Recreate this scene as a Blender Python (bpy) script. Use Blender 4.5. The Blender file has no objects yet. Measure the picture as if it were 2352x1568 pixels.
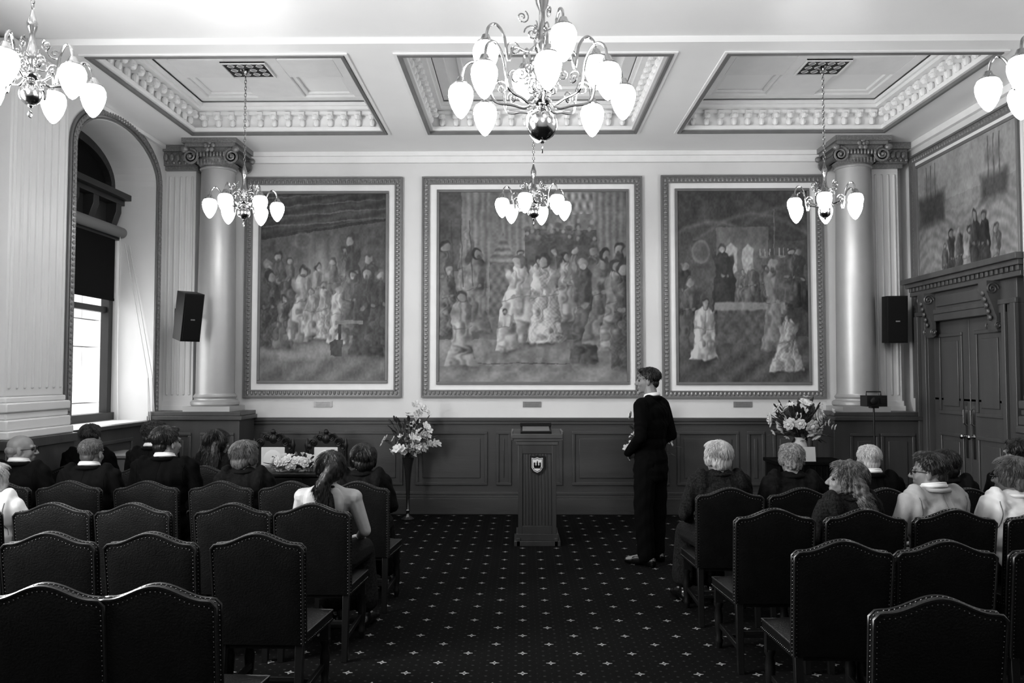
import bpy, bmesh, math, random
import numpy as np
from mathutils import Vector, Matrix, Euler
from mathutils.bvhtree import BVHTree
random.seed(7); rng=np.random.default_rng(5)
scene=bpy.context.scene; COL=scene.collection
PI=math.pi
def lin(v):
    v=v/255.0
    return ((v+.055)/1.055)**2.4 if v>.04045 else v/12.92
# ---------------------------------------------------------------- materials
def mat(name,g,rough=.6,metal=0.0,var=0.0,vscale=8.0,stretch=(1,1,1),bump=0.0,bscale=40.0,spec=.5,emit=0.0,coat=0.0):
    m=bpy.data.materials.new(name); m.use_nodes=True
    nt=m.node_tree; b=nt.nodes['Principled BSDF']
    c=lin(g); b.inputs['Base Color'].default_value=(c,c,c,1)
    b.inputs['Roughness'].default_value=rough; b.inputs['Metallic'].default_value=metal
    b.inputs['Specular IOR Level'].default_value=spec
    b.inputs['Coat Weight'].default_value=coat
    if emit>0:
        b.inputs['Emission Color'].default_value=(1,1,1,1); b.inputs['Emission Strength'].default_value=emit
    if var>0 or bump>0:
        tc=nt.nodes.new('ShaderNodeTexCoord'); mp=nt.nodes.new('ShaderNodeMapping')
        mp.inputs['Scale'].default_value=stretch
        nt.links.new(tc.outputs['Object'],mp.inputs['Vector'])
    if var>0:
        n=nt.nodes.new('ShaderNodeTexNoise'); n.inputs['Scale'].default_value=vscale; n.inputs['Detail'].default_value=5
        nt.links.new(mp.outputs['Vector'],n.inputs['Vector'])
        r=nt.nodes.new('ShaderNodeValToRGB')
        a=max(0,c*(1-var)); d=min(1,c*(1+var))
        r.color_ramp.elements[0].position=.3; r.color_ramp.elements[1].position=.7
        r.color_ramp.elements[0].color=(a,a,a,1); r.color_ramp.elements[1].color=(d,d,d,1)
        nt.links.new(n.outputs['Fac'],r.inputs['Fac']); nt.links.new(r.outputs['Color'],b.inputs['Base Color'])
    if bump>0:
        n2=nt.nodes.new('ShaderNodeTexNoise'); n2.inputs['Scale'].default_value=bscale; n2.inputs['Detail'].default_value=4
        nt.links.new(mp.outputs['Vector'],n2.inputs['Vector'])
        bp=nt.nodes.new('ShaderNodeBump'); bp.inputs['Strength'].default_value=bump; bp.inputs['Distance'].default_value=.01
        nt.links.new(n2.outputs['Fac'],bp.inputs['Height']); nt.links.new(bp.outputs['Normal'],b.inputs['Normal'])
    return m
M={}
M['wall']=mat('wall_paint',208,.5,var=.04,vscale=2,bump=.05,bscale=60)
M['ceil']=mat('ceiling_paint',232,.38,var=.02,vscale=2)
M['plaster']=mat('plaster_white',225,.42,var=.03)
M['lineg']=mat('gilded_line',100,.4,var=.1)
M['orn']=mat('ornament_gilt',120,.38,metal=.3,var=.3,vscale=60)
M['column']=mat('column_paint',168,.42,metal=.4,var=.03)
M['wood']=mat('dark_oak',58,.38,var=.22,vscale=5,stretch=(1,1,.12),bump=.08,bscale=60)
M['woodh']=mat('dark_oak_horizontal',56,.38,var=.22,vscale=5,stretch=(.12,1,1),bump=.08,bscale=60)
M['wooddoor']=mat('door_oak',66,.35,var=.18,vscale=6,stretch=(1,1,.1),bump=.06,bscale=50)
M['woodblk']=mat('blackened_wood',14,.34,var=.2,vscale=8,stretch=(1,1,.2),spec=.28)
M['leather']=mat('dark_leather',8,.42,var=.25,vscale=14,bump=.25,bscale=120,spec=.17)
M['piping']=mat('leather_piping',22,.32,spec=.4)
M['nail']=mat('brass_nail',100,.35,metal=1)
M['brass']=mat('polished_brass',170,.16,metal=1.0)
M['globe']=mat('opal_glass_lit',250,.3,emit=18.0)
M['black']=mat('black_plastic',10,.45,spec=.3)
M['grille']=mat('speaker_cloth',7,.8,bump=.3,bscale=400,spec=.2)
M['suit']=mat('black_wool',5,.9,bump=.1,bscale=300,spec=.05)
M['suit2']=mat('charcoal_wool',10,.9,bump=.1,bscale=300,spec=.07)
M['suitl']=mat('light_grey_wool',146,.85,bump=.2,bscale=300,spec=.12)
M['seam']=mat('jacket_seam_grey',82,.9)
M['white']=mat('white_cloth',205,.8)
M['dark']=mat('dark_cloth',11,.85,var=.5,vscale=60,spec=.07)
M['dots']=mat('dark_patterned_cloth',22,.85,var=.9,vscale=90,spec=.07)
M['skin']=mat('skin',110,.5,var=.06,vscale=20,spec=.35)
M['skinl']=mat('skin_pale',142,.5,var=.05,vscale=20,spec=.35)
M['eye']=mat('eye_dark',20,.15)
M['hair_d']=mat('hair_dark',10,.45,var=.5,vscale=60,stretch=(1,1,.15),spec=.28)
M['hair_b']=mat('hair_brown',26,.48,var=.4,vscale=60,stretch=(1,1,.15),spec=.28)
M['hair_m']=mat('hair_light_brown',68,.5,var=.4,vscale=60,stretch=(1,1,.15),spec=.3)
M['hair_g']=mat('hair_grey',108,.55,var=.3,vscale=60,stretch=(1,1,.15),spec=.3)
M['hair_w']=mat('hair_white',150,.55,var=.25,vscale=60,stretch=(1,1,.15),spec=.3)
M['shoe']=mat('black_shoe_leather',6,.25,coat=.15)
M['petal']=mat('white_petal',205,.7,var=.08,vscale=30)
M['leaf']=mat('leaf_green',42,.5,var=.3,vscale=20)
M['vase']=mat('silvered_vase',92,.22,metal=.9)
M['paper']=mat('paper',195,.8)
M['blind']=mat('dark_blind',14,.85,bump=.1,bscale=200,spec=.1)
M['blindr']=mat('blind_roller',105,.6)
M['darkw']=mat('window_dark_oak',30,.45,var=.2,vscale=6,stretch=(1,1,.2))
M['cord']=mat('white_cord',190,.7)
M['plaque']=mat('brass_plaque',135,.3,metal=.4,var=.1,vscale=40)
M['stone']=mat('exterior_stone',200,.9,var=.15,vscale=3,bump=.4,bscale=12)
M['radiator']=mat('cream_metal',100,.5)
g=bpy.data.materials.new('window_glass'); g.use_nodes=True; nt=g.node_tree; nt.nodes.clear()
o=nt.nodes.new('ShaderNodeOutputMaterial'); mx=nt.nodes.new('ShaderNodeMixShader'); t=nt.nodes.new('ShaderNodeBsdfTransparent'); gl=nt.nodes.new('ShaderNodeBsdfGlossy')
gl.inputs['Roughness'].default_value=.05; mx.inputs[0].default_value=.07
nt.links.new(t.outputs[0],mx.inputs[1]); nt.links.new(gl.outputs[0],mx.inputs[2]); nt.links.new(mx.outputs[0],o.inputs[0]); M['glass']=g
g=bpy.data.materials.new('painted_canvas'); g.use_nodes=True; nt=g.node_tree; b=nt.nodes['Principled BSDF']; b.inputs['Roughness'].default_value=.5
b.inputs['Specular IOR Level'].default_value=.25
a=nt.nodes.new('ShaderNodeAttribute'); a.attribute_name='tone'; nt.links.new(a.outputs['Color'],b.inputs['Base Color']); M['canvas']=g
g=bpy.data.materials.new('patterned_carpet'); g.use_nodes=True; nt=g.node_tree; b=nt.nodes['Principled BSDF']
b.inputs['Roughness'].default_value=.95; b.inputs['Specular IOR Level'].default_value=.05
def N(op,*ins):
    n=nt.nodes.new('ShaderNodeMath'); n.operation=op
    for i,v in enumerate(ins):
        if isinstance(v,(int,float)): n.inputs[i].default_value=v
        else: nt.links.new(v,n.inputs[i])
    return n.outputs[0]
tc=nt.nodes.new('ShaderNodeTexCoord'); sp=nt.nodes.new('ShaderNodeSeparateXYZ'); nt.links.new(tc.outputs['Object'],sp.inputs[0])
def cell(off,period):
    u=N('SUBTRACT',N('FRACT',N('ADD',N('DIVIDE',sp.outputs[0],period),off+50)),.5)
    v=N('SUBTRACT',N('FRACT',N('ADD',N('DIVIDE',sp.outputs[1],period),off+50)),.5)
    return N('ABSOLUTE',u),N('ABSOLUTE',v)
def star(off):
    u,v=cell(off,.34)
    a=N('LESS_THAN',N('MULTIPLY',u,v),.00085); c=N('LESS_THAN',N('MAXIMUM',u,v),.085)
    rr=N('SQRT',N('ADD',N('MULTIPLY',u,u),N('MULTIPLY',v,v)))
    ring=N('GREATER_THAN',rr,.018)
    return N('MULTIPLY',N('MULTIPLY',a,c),ring)
def dot(off,per,r):
    u,v=cell(off,per); rr=N('SQRT',N('ADD',N('MULTIPLY',u,u),N('MULTIPLY',v,v)))
    return N('LESS_THAN',rr,r)
s=N('MAXIMUM',star(0.0),star(.5))
d=N('MAXIMUM',dot(0.0,.085,.1),dot(.5,.085,.06))
noi=nt.nodes.new('ShaderNodeTexNoise'); noi.inputs['Scale'].default_value=180; nt.links.new(tc.outputs['Object'],noi.inputs['Vector'])
base=N('MULTIPLY_ADD',noi.outputs['Fac'],.004,.0012)
tot=N('ADD',base,N('ADD',N('MULTIPLY',s,.2),N('MULTIPLY',d,.014)))
cb=nt.nodes.new('ShaderNodeCombineColor'); 
for i in range(3): nt.links.new(tot,cb.inputs[i])
nt.links.new(cb.outputs[0],b.inputs['Base Color']); M['carpet']=g
# ---------------------------------------------------------------- mesh builder
class MB:
    def __init__(s): s.v=[];s.f=[];s.m=[];s.n=0
    def add(s,vs,fs,mi=0):
        vs=np.asarray(vs,float); s.v.append(vs)
        for f in fs: s.f.append([i+s.n for i in f]); s.m.append(mi)
        s.n+=len(vs)
    def box(s,x0,x1,y0,y1,z0,z1,mi=0,R=None,c=None):
        v=np.array([[x0,y0,z0],[x1,y0,z0],[x1,y1,z0],[x0,y1,z0],[x0,y0,z1],[x1,y0,z1],[x1,y1,z1],[x0,y1,z1]],float)
        if R is not None:
            c=np.array(c) if c is not None else v.mean(0)
            v=(v-c)@np.array(R).T+c
        s.add(v,[[0,3,2,1],[4,5,6,7],[0,1,5,4],[1,2,6,5],[2,3,7,6],[3,0,4,7]],mi)
    def lathe(s,prof,c=(0,0,0),n=24,mi=0,R=None):
        vs=[];fs=[];k=len(prof)
        for r,z in prof:
            for j in range(n):
                a=2*PI*j/n; vs.append([r*math.cos(a),r*math.sin(a),z])
        for i in range(k-1):
            for j in range(n):
                j2=(j+1)%n; fs.append([i*n+j,i*n+j2,(i+1)*n+j2,(i+1)*n+j])
        fs.append([j for j in range(n)][::-1]); fs.append([(k-1)*n+j for j in range(n)])
        vs=np.array(vs)
        if R is not None: vs=vs@np.array(R).T
        s.add(vs+np.array(c),fs,mi)
    def ell(s,c,r,R=None,mi=0,nu=12,nv=8):
        vs=[[0,0,-1]];fs=[]
        for i in range(1,nv):
            p=-PI/2+PI*i/nv
            for j in range(nu):
                a=2*PI*j/nu; vs.append([math.cos(p)*math.cos(a),math.cos(p)*math.sin(a),math.sin(p)])
        vs.append([0,0,1]); L=len(vs)-1
        for j in range(nu):
            j2=(j+1)%nu; fs.append([0,1+j2,1+j]); fs.append([L,L-nu+j,L-nu+j2])
            for i in range(nv-2): 
                a=1+i*nu; fs.append([a+j,a+j2,a+nu+j2,a+nu+j])
        vs=np.array(vs)*np.array(r)
        if R is not None: vs=vs@np.array(R).T
        s.add(vs+np.array(c),fs,mi)
    def tube(s,pts,rad,n=8,mi=0,closed=False,caps=True):
        pts=[Vector(p) for p in pts]; k=len(pts)
        if isinstance(rad,(int,float)): rad=[rad]*k
        T=[]
        for i in range(k):
            if closed: t=pts[(i+1)%k]-pts[i-1]
            else: t=pts[min(i+1,k-1)]-pts[max(i-1,0)]
            T.append(t.normalized() if t.length>1e-9 else Vector((0,0,1)))
        up=Vector((0,0,1)) if abs(T[0].z)<.9 else Vector((1,0,0))
        nrm=(up-T[0]*up.dot(T[0])).normalized(); vs=[];fs=[]
        for i in range(k):
            nrm=(nrm-T[i]*nrm.dot(T[i])); nrm=nrm.normalized() if nrm.length>1e-6 else Vector((1,0,0))
            bn=T[i].cross(nrm)
            for j in range(n):
                a=2*PI*j/n; p=pts[i]+(nrm*math.cos(a)+bn*math.sin(a))*rad[i]; vs.append(p[:])
        for i in range(k if closed else k-1):
            for j in range(n):
                j2=(j+1)%n;i2=(i+1)%k; fs.append([i*n+j,i*n+j2,i2*n+j2,i2*n+j])
        if not closed and caps:
            fs.append(list(range(n))[::-1]); fs.append([(k-1)*n+j for j in range(n)])
        s.add(vs,fs,mi)
    def cap(s,p0,p1,r0,r1,n=10,mi=0):
        p0=Vector(p0);p1=Vector(p1);d=p1-p0
        if d.length<1e-6: d=Vector((0,0,1e-4))
        d.normalize(); P=[];Rr=[]
        for a in (-85,-60,-30): P.append(p0+d*r0*math.sin(math.radians(a))); Rr.append(r0*math.cos(math.radians(a)))
        P.append(p0);Rr.append(r0);P.append(p1);Rr.append(r1)
        for a in (30,60,85): P.append(p1+d*r1*math.sin(math.radians(a))); Rr.append(r1*math.cos(math.radians(a)))
        s.tube(P,Rr,n,mi)
    def prism(s,poly,axis,a0,a1,mi=0):
        k=len(poly); vs=[]
        for a in (a0,a1):
            for u,v in poly:
                vs.append({'x':(a,u,v),'y':(u,a,v),'z':(u,v,a)}[axis])
        fs=[list(range(k))[::-1],[k+i for i in range(k)]]+[[i,(i+1)%k,k+(i+1)%k,k+i] for i in range(k)]
        s.add(vs,fs,mi)
    def mesh(s,name,mats,smooth=35,fix=True):
        me=bpy.data.meshes.new(name)
        V=np.concatenate(s.v) if s.v else np.zeros((0,3))
        me.from_pydata(V.tolist(),[],s.f)
        for m in mats: me.materials.append(m)
        me.polygons.foreach_set('material_index',s.m)
        if fix:
            bm=bmesh.new(); bm.from_mesh(me); bmesh.ops.recalc_face_normals(bm,faces=bm.faces); bm.to_mesh(me); bm.free()
        if smooth:
            me.polygons.foreach_set('use_smooth',[True]*len(me.polygons)); me.set_sharp_from_angle(angle=math.radians(smooth))
        me.update(); return me
def obj(name,me,parent=None,loc=(0,0,0),rot=(0,0,0),bevel=0,**props):
    o=bpy.data.objects.new(name,me); COL.objects.link(o); o.location=loc; o.rotation_euler=rot
    if parent is not None: o.parent=parent
    if bevel:
        b=o.modifiers.new('bevel','BEVEL'); b.width=bevel; b.segments=2; b.limit_method='ANGLE'; b.angle_limit=math.radians(50)
    for k,v in props.items(): o[k]=v
    return o
def root(name,label,cat,loc=(0,0,0),rot=(0,0,0),group=None):
    o=bpy.data.objects.new(name,None); COL.objects.link(o); o.location=loc; o.rotation_euler=rot; o.empty_display_size=.1
    o['label']=label; o['category']=cat
    if group:o['group']=group
    return o
def dup(o,loc=None,rot=None,parent=None,label=None):
    c=o.copy(); COL.objects.link(c)
    if parent is not None: c.parent=parent
    if loc is not None: c.location=loc
    if rot is not None: c.rotation_euler=rot
    if label: c['label']=label
    for ch in list(o.children): dup(ch,parent=c)
    return c
def struct(name,mb,mats,label,smooth=35,bevel=0,cat=None):
    return obj(name,mb.mesh(name,mats,smooth),bevel=bevel,kind='structure',label=label,category=cat or name.split('_')[0])
# ---------------------------------------------------------------- room
XL,XR,YB,YF=-4.45,4.80,10.2,-1.6
ZS=4.58; ZC=4.96
mb=MB(); mb.box(XL-.7,XR+.15,YF-.15,YB+.15,-.12,0); struct('floor',mb,[M['carpet']],'dark carpet with a lattice of small pale four-petal motifs and dots',0)
mb=MB(); mb.box(XL-.6,XR+.15,YB,YB+.15,0,ZC+.2); struct('wall_back',mb,[M['wall']],'pale painted plaster wall above oak panelling')
mb=MB(); mb.box(XR,XR+.15,YF,YB,0,ZC+.2); struct('wall_right',mb,[M['wall']],'pale painted plaster wall with double door')
mb=MB(); mb.box(XL-.6,XR+.15,YF-.15,YF,0,ZC+.2); struct('wall_front',mb,[M['wall']],'pale painted plaster wall')
W_OPEN=[(7.87,9.65),(2.2,4.2)]
def arch(y0,y1,zs=4.02,rise=.46,n=20):
    c=(y0+y1)/2;h=(y1-y0)/2
    return [(c-h*math.cos(PI*i/n),zs+rise*math.sin(PI*i/n)) for i in range(n+1)]
mb=MB(); x0,x1=XL-.6,XL
mb.box(x0,x1,9.65,YB,0,ZC+.2); mb.box(x0,x1,4.2,7.87,0,ZC+.2); mb.box(x0,x1,YF,2.2,0,ZC+.2)
for (a,b2) in W_OPEN:
    mb.box(x0,x1,a,b2,0,1.2)
    A=arch(a,b2)
    for i in range(len(A)-1):
        mb.prism([A[i],A[i+1],(A[i+1][0],ZC+.2),(A[i][0],ZC+.2)],'x',x0,x1)
struct('wall_left',mb,[M['wall']],'pale painted plaster wall with deep arched window recesses')
BX=[(-3.89,-1.61),(-1.09,1.32),(1.84,4.22)]; BY=[(7.05,9.35),(3.2,5.55)]
mb=MB(); T=ZC+.2
mb.box(XL,XR,9.35,YB,ZS,T)
for (ya,yb) in BY:
    xs=[XL]+[v for p in BX for v in p]+[XR]
    for i in range(0,8,2): mb.box(xs[i],xs[i+1],ya,yb,ZS,T)
    mb.box(XL,XR,ya,yb,ZC,T)
for (ya,yb) in [(5.55,7.05),(2.1,3.2)]:
    mb.box(XL,XR,ya,ya+.22,ZS,T); mb.box(XL,XR,yb-.25,yb,ZS,T); mb.box(XL,XR,ya+.22,yb-.25,ZS+.055,T)
    mb.box(XL,XR,ya+.30,yb-.33,ZS+.03,T)
mb.box(XL,XR,YF,2.1,ZS,T)
struct('ceiling',mb,[M['ceil']],'white coffered plaster ceiling with deep beams')
tn=0
def trim(mb,mats,label,**k):
    global tn; tn+=1
    return struct('trim_%d'%tn,mb,mats,label,cat='trim',**k)
def ring(mb,x0,x1,y0,y1,w,z0,z1,mi=0):
    mb.box(x0,x1,y0,y0+w,z0,z1,mi); mb.box(x0,x1,y1-w,y1,z0,z1,mi); mb.box(x0,x0+w,y0+w,y1-w,z0,z1,mi); mb.box(x1-w,x1,y0+w,y1-w,z0,z1,mi)
for (ya,yb) in BY:
    for bi,(xa,xb) in enumerate(BX):
        mb=MB()
        e=.02
        ring(mb,xa-e,xb+e,ya-e,yb+e,.032,ZS-.02,ZS+.012,1)
        ring(mb,xa-e-.035,xb+e+.035,ya-e-.035,yb+e+.035,.03,ZS-.012,ZS+.01,0)
        ring(mb,xa,xb,ya,yb,.045,ZS+.015,ZS+.06,0)
        ring(mb,xa,xb,ya,yb,.07,ZS+.20,ZS+.24,0)
        ring(mb,xa,xb,ya,yb,.15,ZS+.235,ZS+.27,0)
        ring(mb,xa,xb,ya,yb,.18,ZS+.27,ZS+.31,0)
        sp_=.155
        def mod(x,y,dx,dy):
            cx,cy=x+dx*.05,y+dy*.05
            hx=.05 if dx else .035; hy=.05 if dy else .035
            mb.box(cx-hx,cx+hx,cy-hy,cy+hy,ZS+.15,ZS+.225)
            mb.ell((x+dx*.085,y+dy*.085,ZS+.165),(.04,.04,.035),nu=8,nv=5)
            mb.ell((x+dx*.03,y+dy*.03,ZS+.11),(.035,.035,.05),nu=8,nv=5)
        nx=int((xb-xa-.3)/sp_); ny=int((yb-ya-.3)/sp_)
        for i in range(nx+1):
            x=xa+.15+(xb-xa-.3)*i/nx; mod(x,ya,0,1); mod(x,yb,0,-1)
        for i in range(ny+1):
            y=ya+.15+(yb-ya-.3)*i/ny; mod(xa,y,1,0); mod(xb,y,-1,0)
        trim(mb,[M['plaster'],M['lineg']],'moulded plaster cornice with brackets around ceiling coffer')
        mb=MB(); cx=(xa+xb)/2; cy=(ya+yb)/2; z0,z1=ZC-.055,ZC
        ring(mb,xa+.18,xb-.18,ya+.18,yb-.18,.12,z0,z1)
        if bi!=1:
            mb.box(cx-.27,cx+.27,ya+.3,yb-.3,z0,z1); mb.box(xa+.3,cx-.27,cy-.24,cy+.24,z0,z1); mb.box(cx+.27,xb-.3,cy-.24,cy+.24,z0,z1)
            for sx in (-1,1):
                for sy in (-1,1):
                    ex=(xb-xa)/2-.3; ey=(yb-ya)/2-.3
                    X0,X1=sorted((cx+sx*.27,cx+sx*ex)); Y0,Y1=sorted((cy+sy*.24,cy+sy*ey))
                    ring(mb,X0,X1,Y0,Y1,.05,z0+.025,z1)
        else:
            ring(mb,xa+.42,xb-.42,ya+.42,yb-.42,.05,z0+.02,z1)
        trim(mb,[M['plaster']],'raised plaster ribs on coffer panel',bevel=.006)
mb=MB(); mb.box(XL,XR,YB-.05,YB,4.44,ZS); mb.box(XL,XR,YB-.08,YB,4.52,ZS)
mb.box(XR-.05,XR,YF,YB-.08,4.50,ZS); mb.box(XL,XL+.04,YF,YB-.08,4.53,ZS)
trim(mb,[M['plaster']],'plain plaster fascia under the ceiling',bevel=.005)
def panel_y(mb,x0,x1,z0,z1,y,mi=0):
    w=.035
    for (a,b2,c,d) in [(x0,x1,z0,z0+w),(x0,x1,z1-w,z1),(x0,x0+w,z0+w,z1-w),(x1-w,x1,z0+w,z1-w)]:
        mb.box(a,b2,y-.022,y,c,d,mi)
    mb.box(x0+.09,x1-.09,y-.014,y,z0+.09,z1-.09,mi)
mb=MB(); y=YB-.06
mb.box(XL,XR,y,YB,.0,1.16)
mb.box(XL,XR,y-.05,YB,1.16,1.2); mb.box(XL,XR,y-.03,YB,1.12,1.16)
mb.box(XL,XR,y-.02,YB,.24,.275)
for a,b2 in [(-3.3,-2.55),(-2.42,-1.5),(-1.34,-.44),(-.33,-.14),(-.04,.5),(.62,1.5),(1.6,1.83),(1.93,2.7),(2.8,3.02),(3.12,3.6)]:
    panel_y(mb,a,b2,.36,1.03,y)
trim(mb,[M['woodh']],'dark oak dado panelling with moulded panels and rail',bevel=.004)
mb=MB(); mb.box(XL,XR,y-.03,y,0,.2); mb.box(XL,XR,y-.02,y,.2,.235)
struct('baseboard_back',mb,[M['woodh']],'dark oak skirting board',bevel=.004)
def side(xw,sgn):
    mb=MB()
    if sgn<0: segs=[(YF,9.55)]
    else: segs=[(YF,7.5),(9.62,10.1)]
    for a,b2 in segs:
        X0,X1=sorted((xw,xw+sgn*-.06)); mb.box(X0,X1,a,b2,0,1.16)
        X0,X1=sorted((xw,xw+sgn*-.11)); mb.box(X0,X1,a,b2,1.16,1.2)
        X0,X1=sorted((xw,xw+sgn*-.09)); mb.box(X0,X1,a,b2,0,.2)
        yy=a+.2
        while yy+.8<b2:
            xf=xw-sgn*.06; X0,X1=sorted((xf,xf-sgn*.022))
            for (p,q,c,d) in [(yy,yy+.75,.36,.395),(yy,yy+.75,1.0,1.035),(yy,yy+.035,.395,1.0),(yy+.715,yy+.75,.395,1.0)]:
                mb.box(X0,X1,p,q,c,d)
            yy+=.88
    trim(mb,[M['wood']],'dark oak dado panelling on side wall',bevel=.004)
side(XL,-1); side(XR,1)
def fluted(mb,x0,x1,y0,y1,z0,z1,face,mi=0,step=.075):
    mb.box(x0,x1,y0,y1,z0,z1,mi)
    if face=='-y':
        n=int((x1-x0-.06)/step)
        for i in range(n+1):
            x=x0+.045+(x1-x0-.09)*i/max(n,1); mb.cap((x,y0,z0+.08),(x,y0,z1-.08),.016,.016,8,mi)
    else:
        xf=x1 if face=='+x' else x0
        n=int((y1-y0-.06)/step)
        for i in range(n+1):
            y=y0+.045+(y1-y0-.09)*i/max(n,1); mb.cap((xf,y,z0+.08),(xf,y,z1-.08),.016,.016,8,mi)
for (xa,xb) in ((XL,-4.08),(4.32,4.64)):
    mb=MB(); fluted(mb,xa,xb,9.93,YB,1.42,4.28,'-y'); mb.box(xa-.0,xb+.03,9.9,YB,1.3,1.36); mb.box(xa,xb+.015,9.915,YB,1.36,1.42)
    e=0 if xa<0 else .05
    mb.box(xa-e,xb+.04,9.88,YB,4.28,4.33,1); mb.box(xa-e,xb+.08,9.84,YB,4.33,4.50,1); mb.box(xa-e,xb+.11,9.80,YB,4.50,ZS,1)
    for i in range(6):
        cx=xa+.03+(xb-xa)*i/5; mb.ell((cx,9.83,4.43),(.03,.022,.05),mi=1); mb.ell((cx+.03,9.82,4.36),(.02,.018,.02),mi=1)
    trim(mb,[M['wall'],M['orn']],'fluted corner pilaster with ornate capital')
for sgn,xw,xf in ((1,XL,-4.28),(-1,XR,4.62)):
    mb=MB(); a,b2=sorted((xw,xf)); fluted(mb,a,b2,6.62,7.46,1.55,ZS,'+x' if sgn>0 else '-x',step=.1)
    for (z0,z1,k) in [(1.2,1.27,.09),(1.27,1.36,.06),(1.36,1.42,.035),(1.42,1.5,.055),(1.5,1.55,.02)]:
        X0,X1=sorted((xw,xf+sgn*k)); mb.box(X0,X1,6.62-k,7.46+min(k,.04),z0,z1,0 if sgn>0 else 1)
    trim(mb,[M['wall'],M['wooddoor']],'broad fluted wall pilaster with moulded base',bevel=.012)
    mb=MB(); X0,X1=sorted((xw,xf+sgn*.1)); mb.box(X0,X1,6.5,7.5,0,1.12); X0,X1=sorted((xw,xf+sgn*.13)); mb.box(X0,X1,6.47,7.5,1.12,1.2)
    trim(mb,[M['wood']],'oak pedestal below wall pilaster',bevel=.006)
for (x0,x1) in ((XL,-3.36),(3.66,4.66)):
    mb=MB(); mb.box(x0,x1,9.55,10.08,0,1.2); mb.box(x0,x1+.04,9.51,10.08,1.2,1.25); mb.box(x0,x1+.02,9.53,10.08,1.25,1.3)
    mb.box(x0,x1+.03,9.52,10.08,0,.2)
    panel_y(mb,x0+.18,x0+.52,.36,1.05,9.55); panel_y(mb,x1-.46,x1-.06,.36,1.05,9.55)
    trim(mb,[M['wood']],'oak pedestal below column',bevel=.006)
# ---------------------------------------------------------------- columns
def column(x,label):
    r=root('column',label,'column',(x,9.83,1.3),group='columns against end wall')
    mb=MB(); mb.box(-.28,.28,-.28,.25,0,.06); 
    mb.lathe([(.27,.06),(.285,.08),(.285,.11),(.265,.13),(.245,.135),(.24,.15),(.25,.16),(.255,.175),(.245,.19),(.235,.2),(.232,.21)],n=36)
    obj('column_base',mb.mesh('column_base',[M['column']]),r)
    mb=MB(); pr=[]
    for i in range(15):
        t=i/14; pr.append((.228-.028*t**1.6,.21+2.73*t))
    pr+=[(.215,2.945),(.22,2.955),(.215,2.97),(.2,2.975)]
    mb.lathe(pr,n=40); obj('column_shaft',mb.mesh('column_shaft',[M['column']]),r)
    mb=MB(); o_=.05
    mb.lathe([(.2,2.925+o_),(.235,2.96+o_),(.25,3.0+o_),(.24,3.04+o_),(.2,3.06+o_)],n=36)
    mb.box(-.3,.3,-.3,.3,3.13+o_,3.17+o_); mb.box(-.33,.33,-.33,.3,3.17+o_,3.23+o_)
    mb.box(-.24,.24,-.24,.24,3.04+o_,3.13+o_)
    for sy in (-1,1):
        for sx in (-1,1):
            pts=[];
            for k in range(44):
                a=k/44*2*PI*2.2; rr=.095*(1-k/50)
                pts.append((sx*.25+sx*rr*math.cos(a+PI/2),sy*(.25+.02*k/44),3.07+rr*math.sin(a+PI/2)))
            mb.tube(pts,[.018-.009*k/44 for k in range(44)],6)
            mb.ell((sx*.25,sy*.26,3.07),(.022,.03,.022))
            mb.lathe([(.08,-.23),(.05,-.1),(.05,.1),(.08,.23)],c=(sx*.25,0,3.07),n=14,R=Matrix.Rotation(PI/2,3,'X'))
            mb.ell((sx*.31,sy*.29,3.15),(.045,.03,.04))
    for i in range(9): mb.ell((-.16+.04*i,-.262,3.1),(.015,.02,.035))
    for i in range(5): 
        a=i*2*PI/5+PI/2; mb.ell((.045*math.cos(a),-.31,3.18+.045*math.sin(a)),(.03,.02,.03))
    mb.ell((0,-.33,3.18),(.02,.02,.02))
    for i in range(9): mb.cap((-.16+.04*i,-.245,3.03),(-.16+.04*i,-.245,2.98),.012,.006,6)
    obj('column_capital',mb.mesh('column_capital',[M['orn']]),r)
column(-3.76,'smooth pale column with ornate volute capital on oak pedestal')
column(4.05,'smooth pale column with ornate volute capital beside the door')
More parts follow.
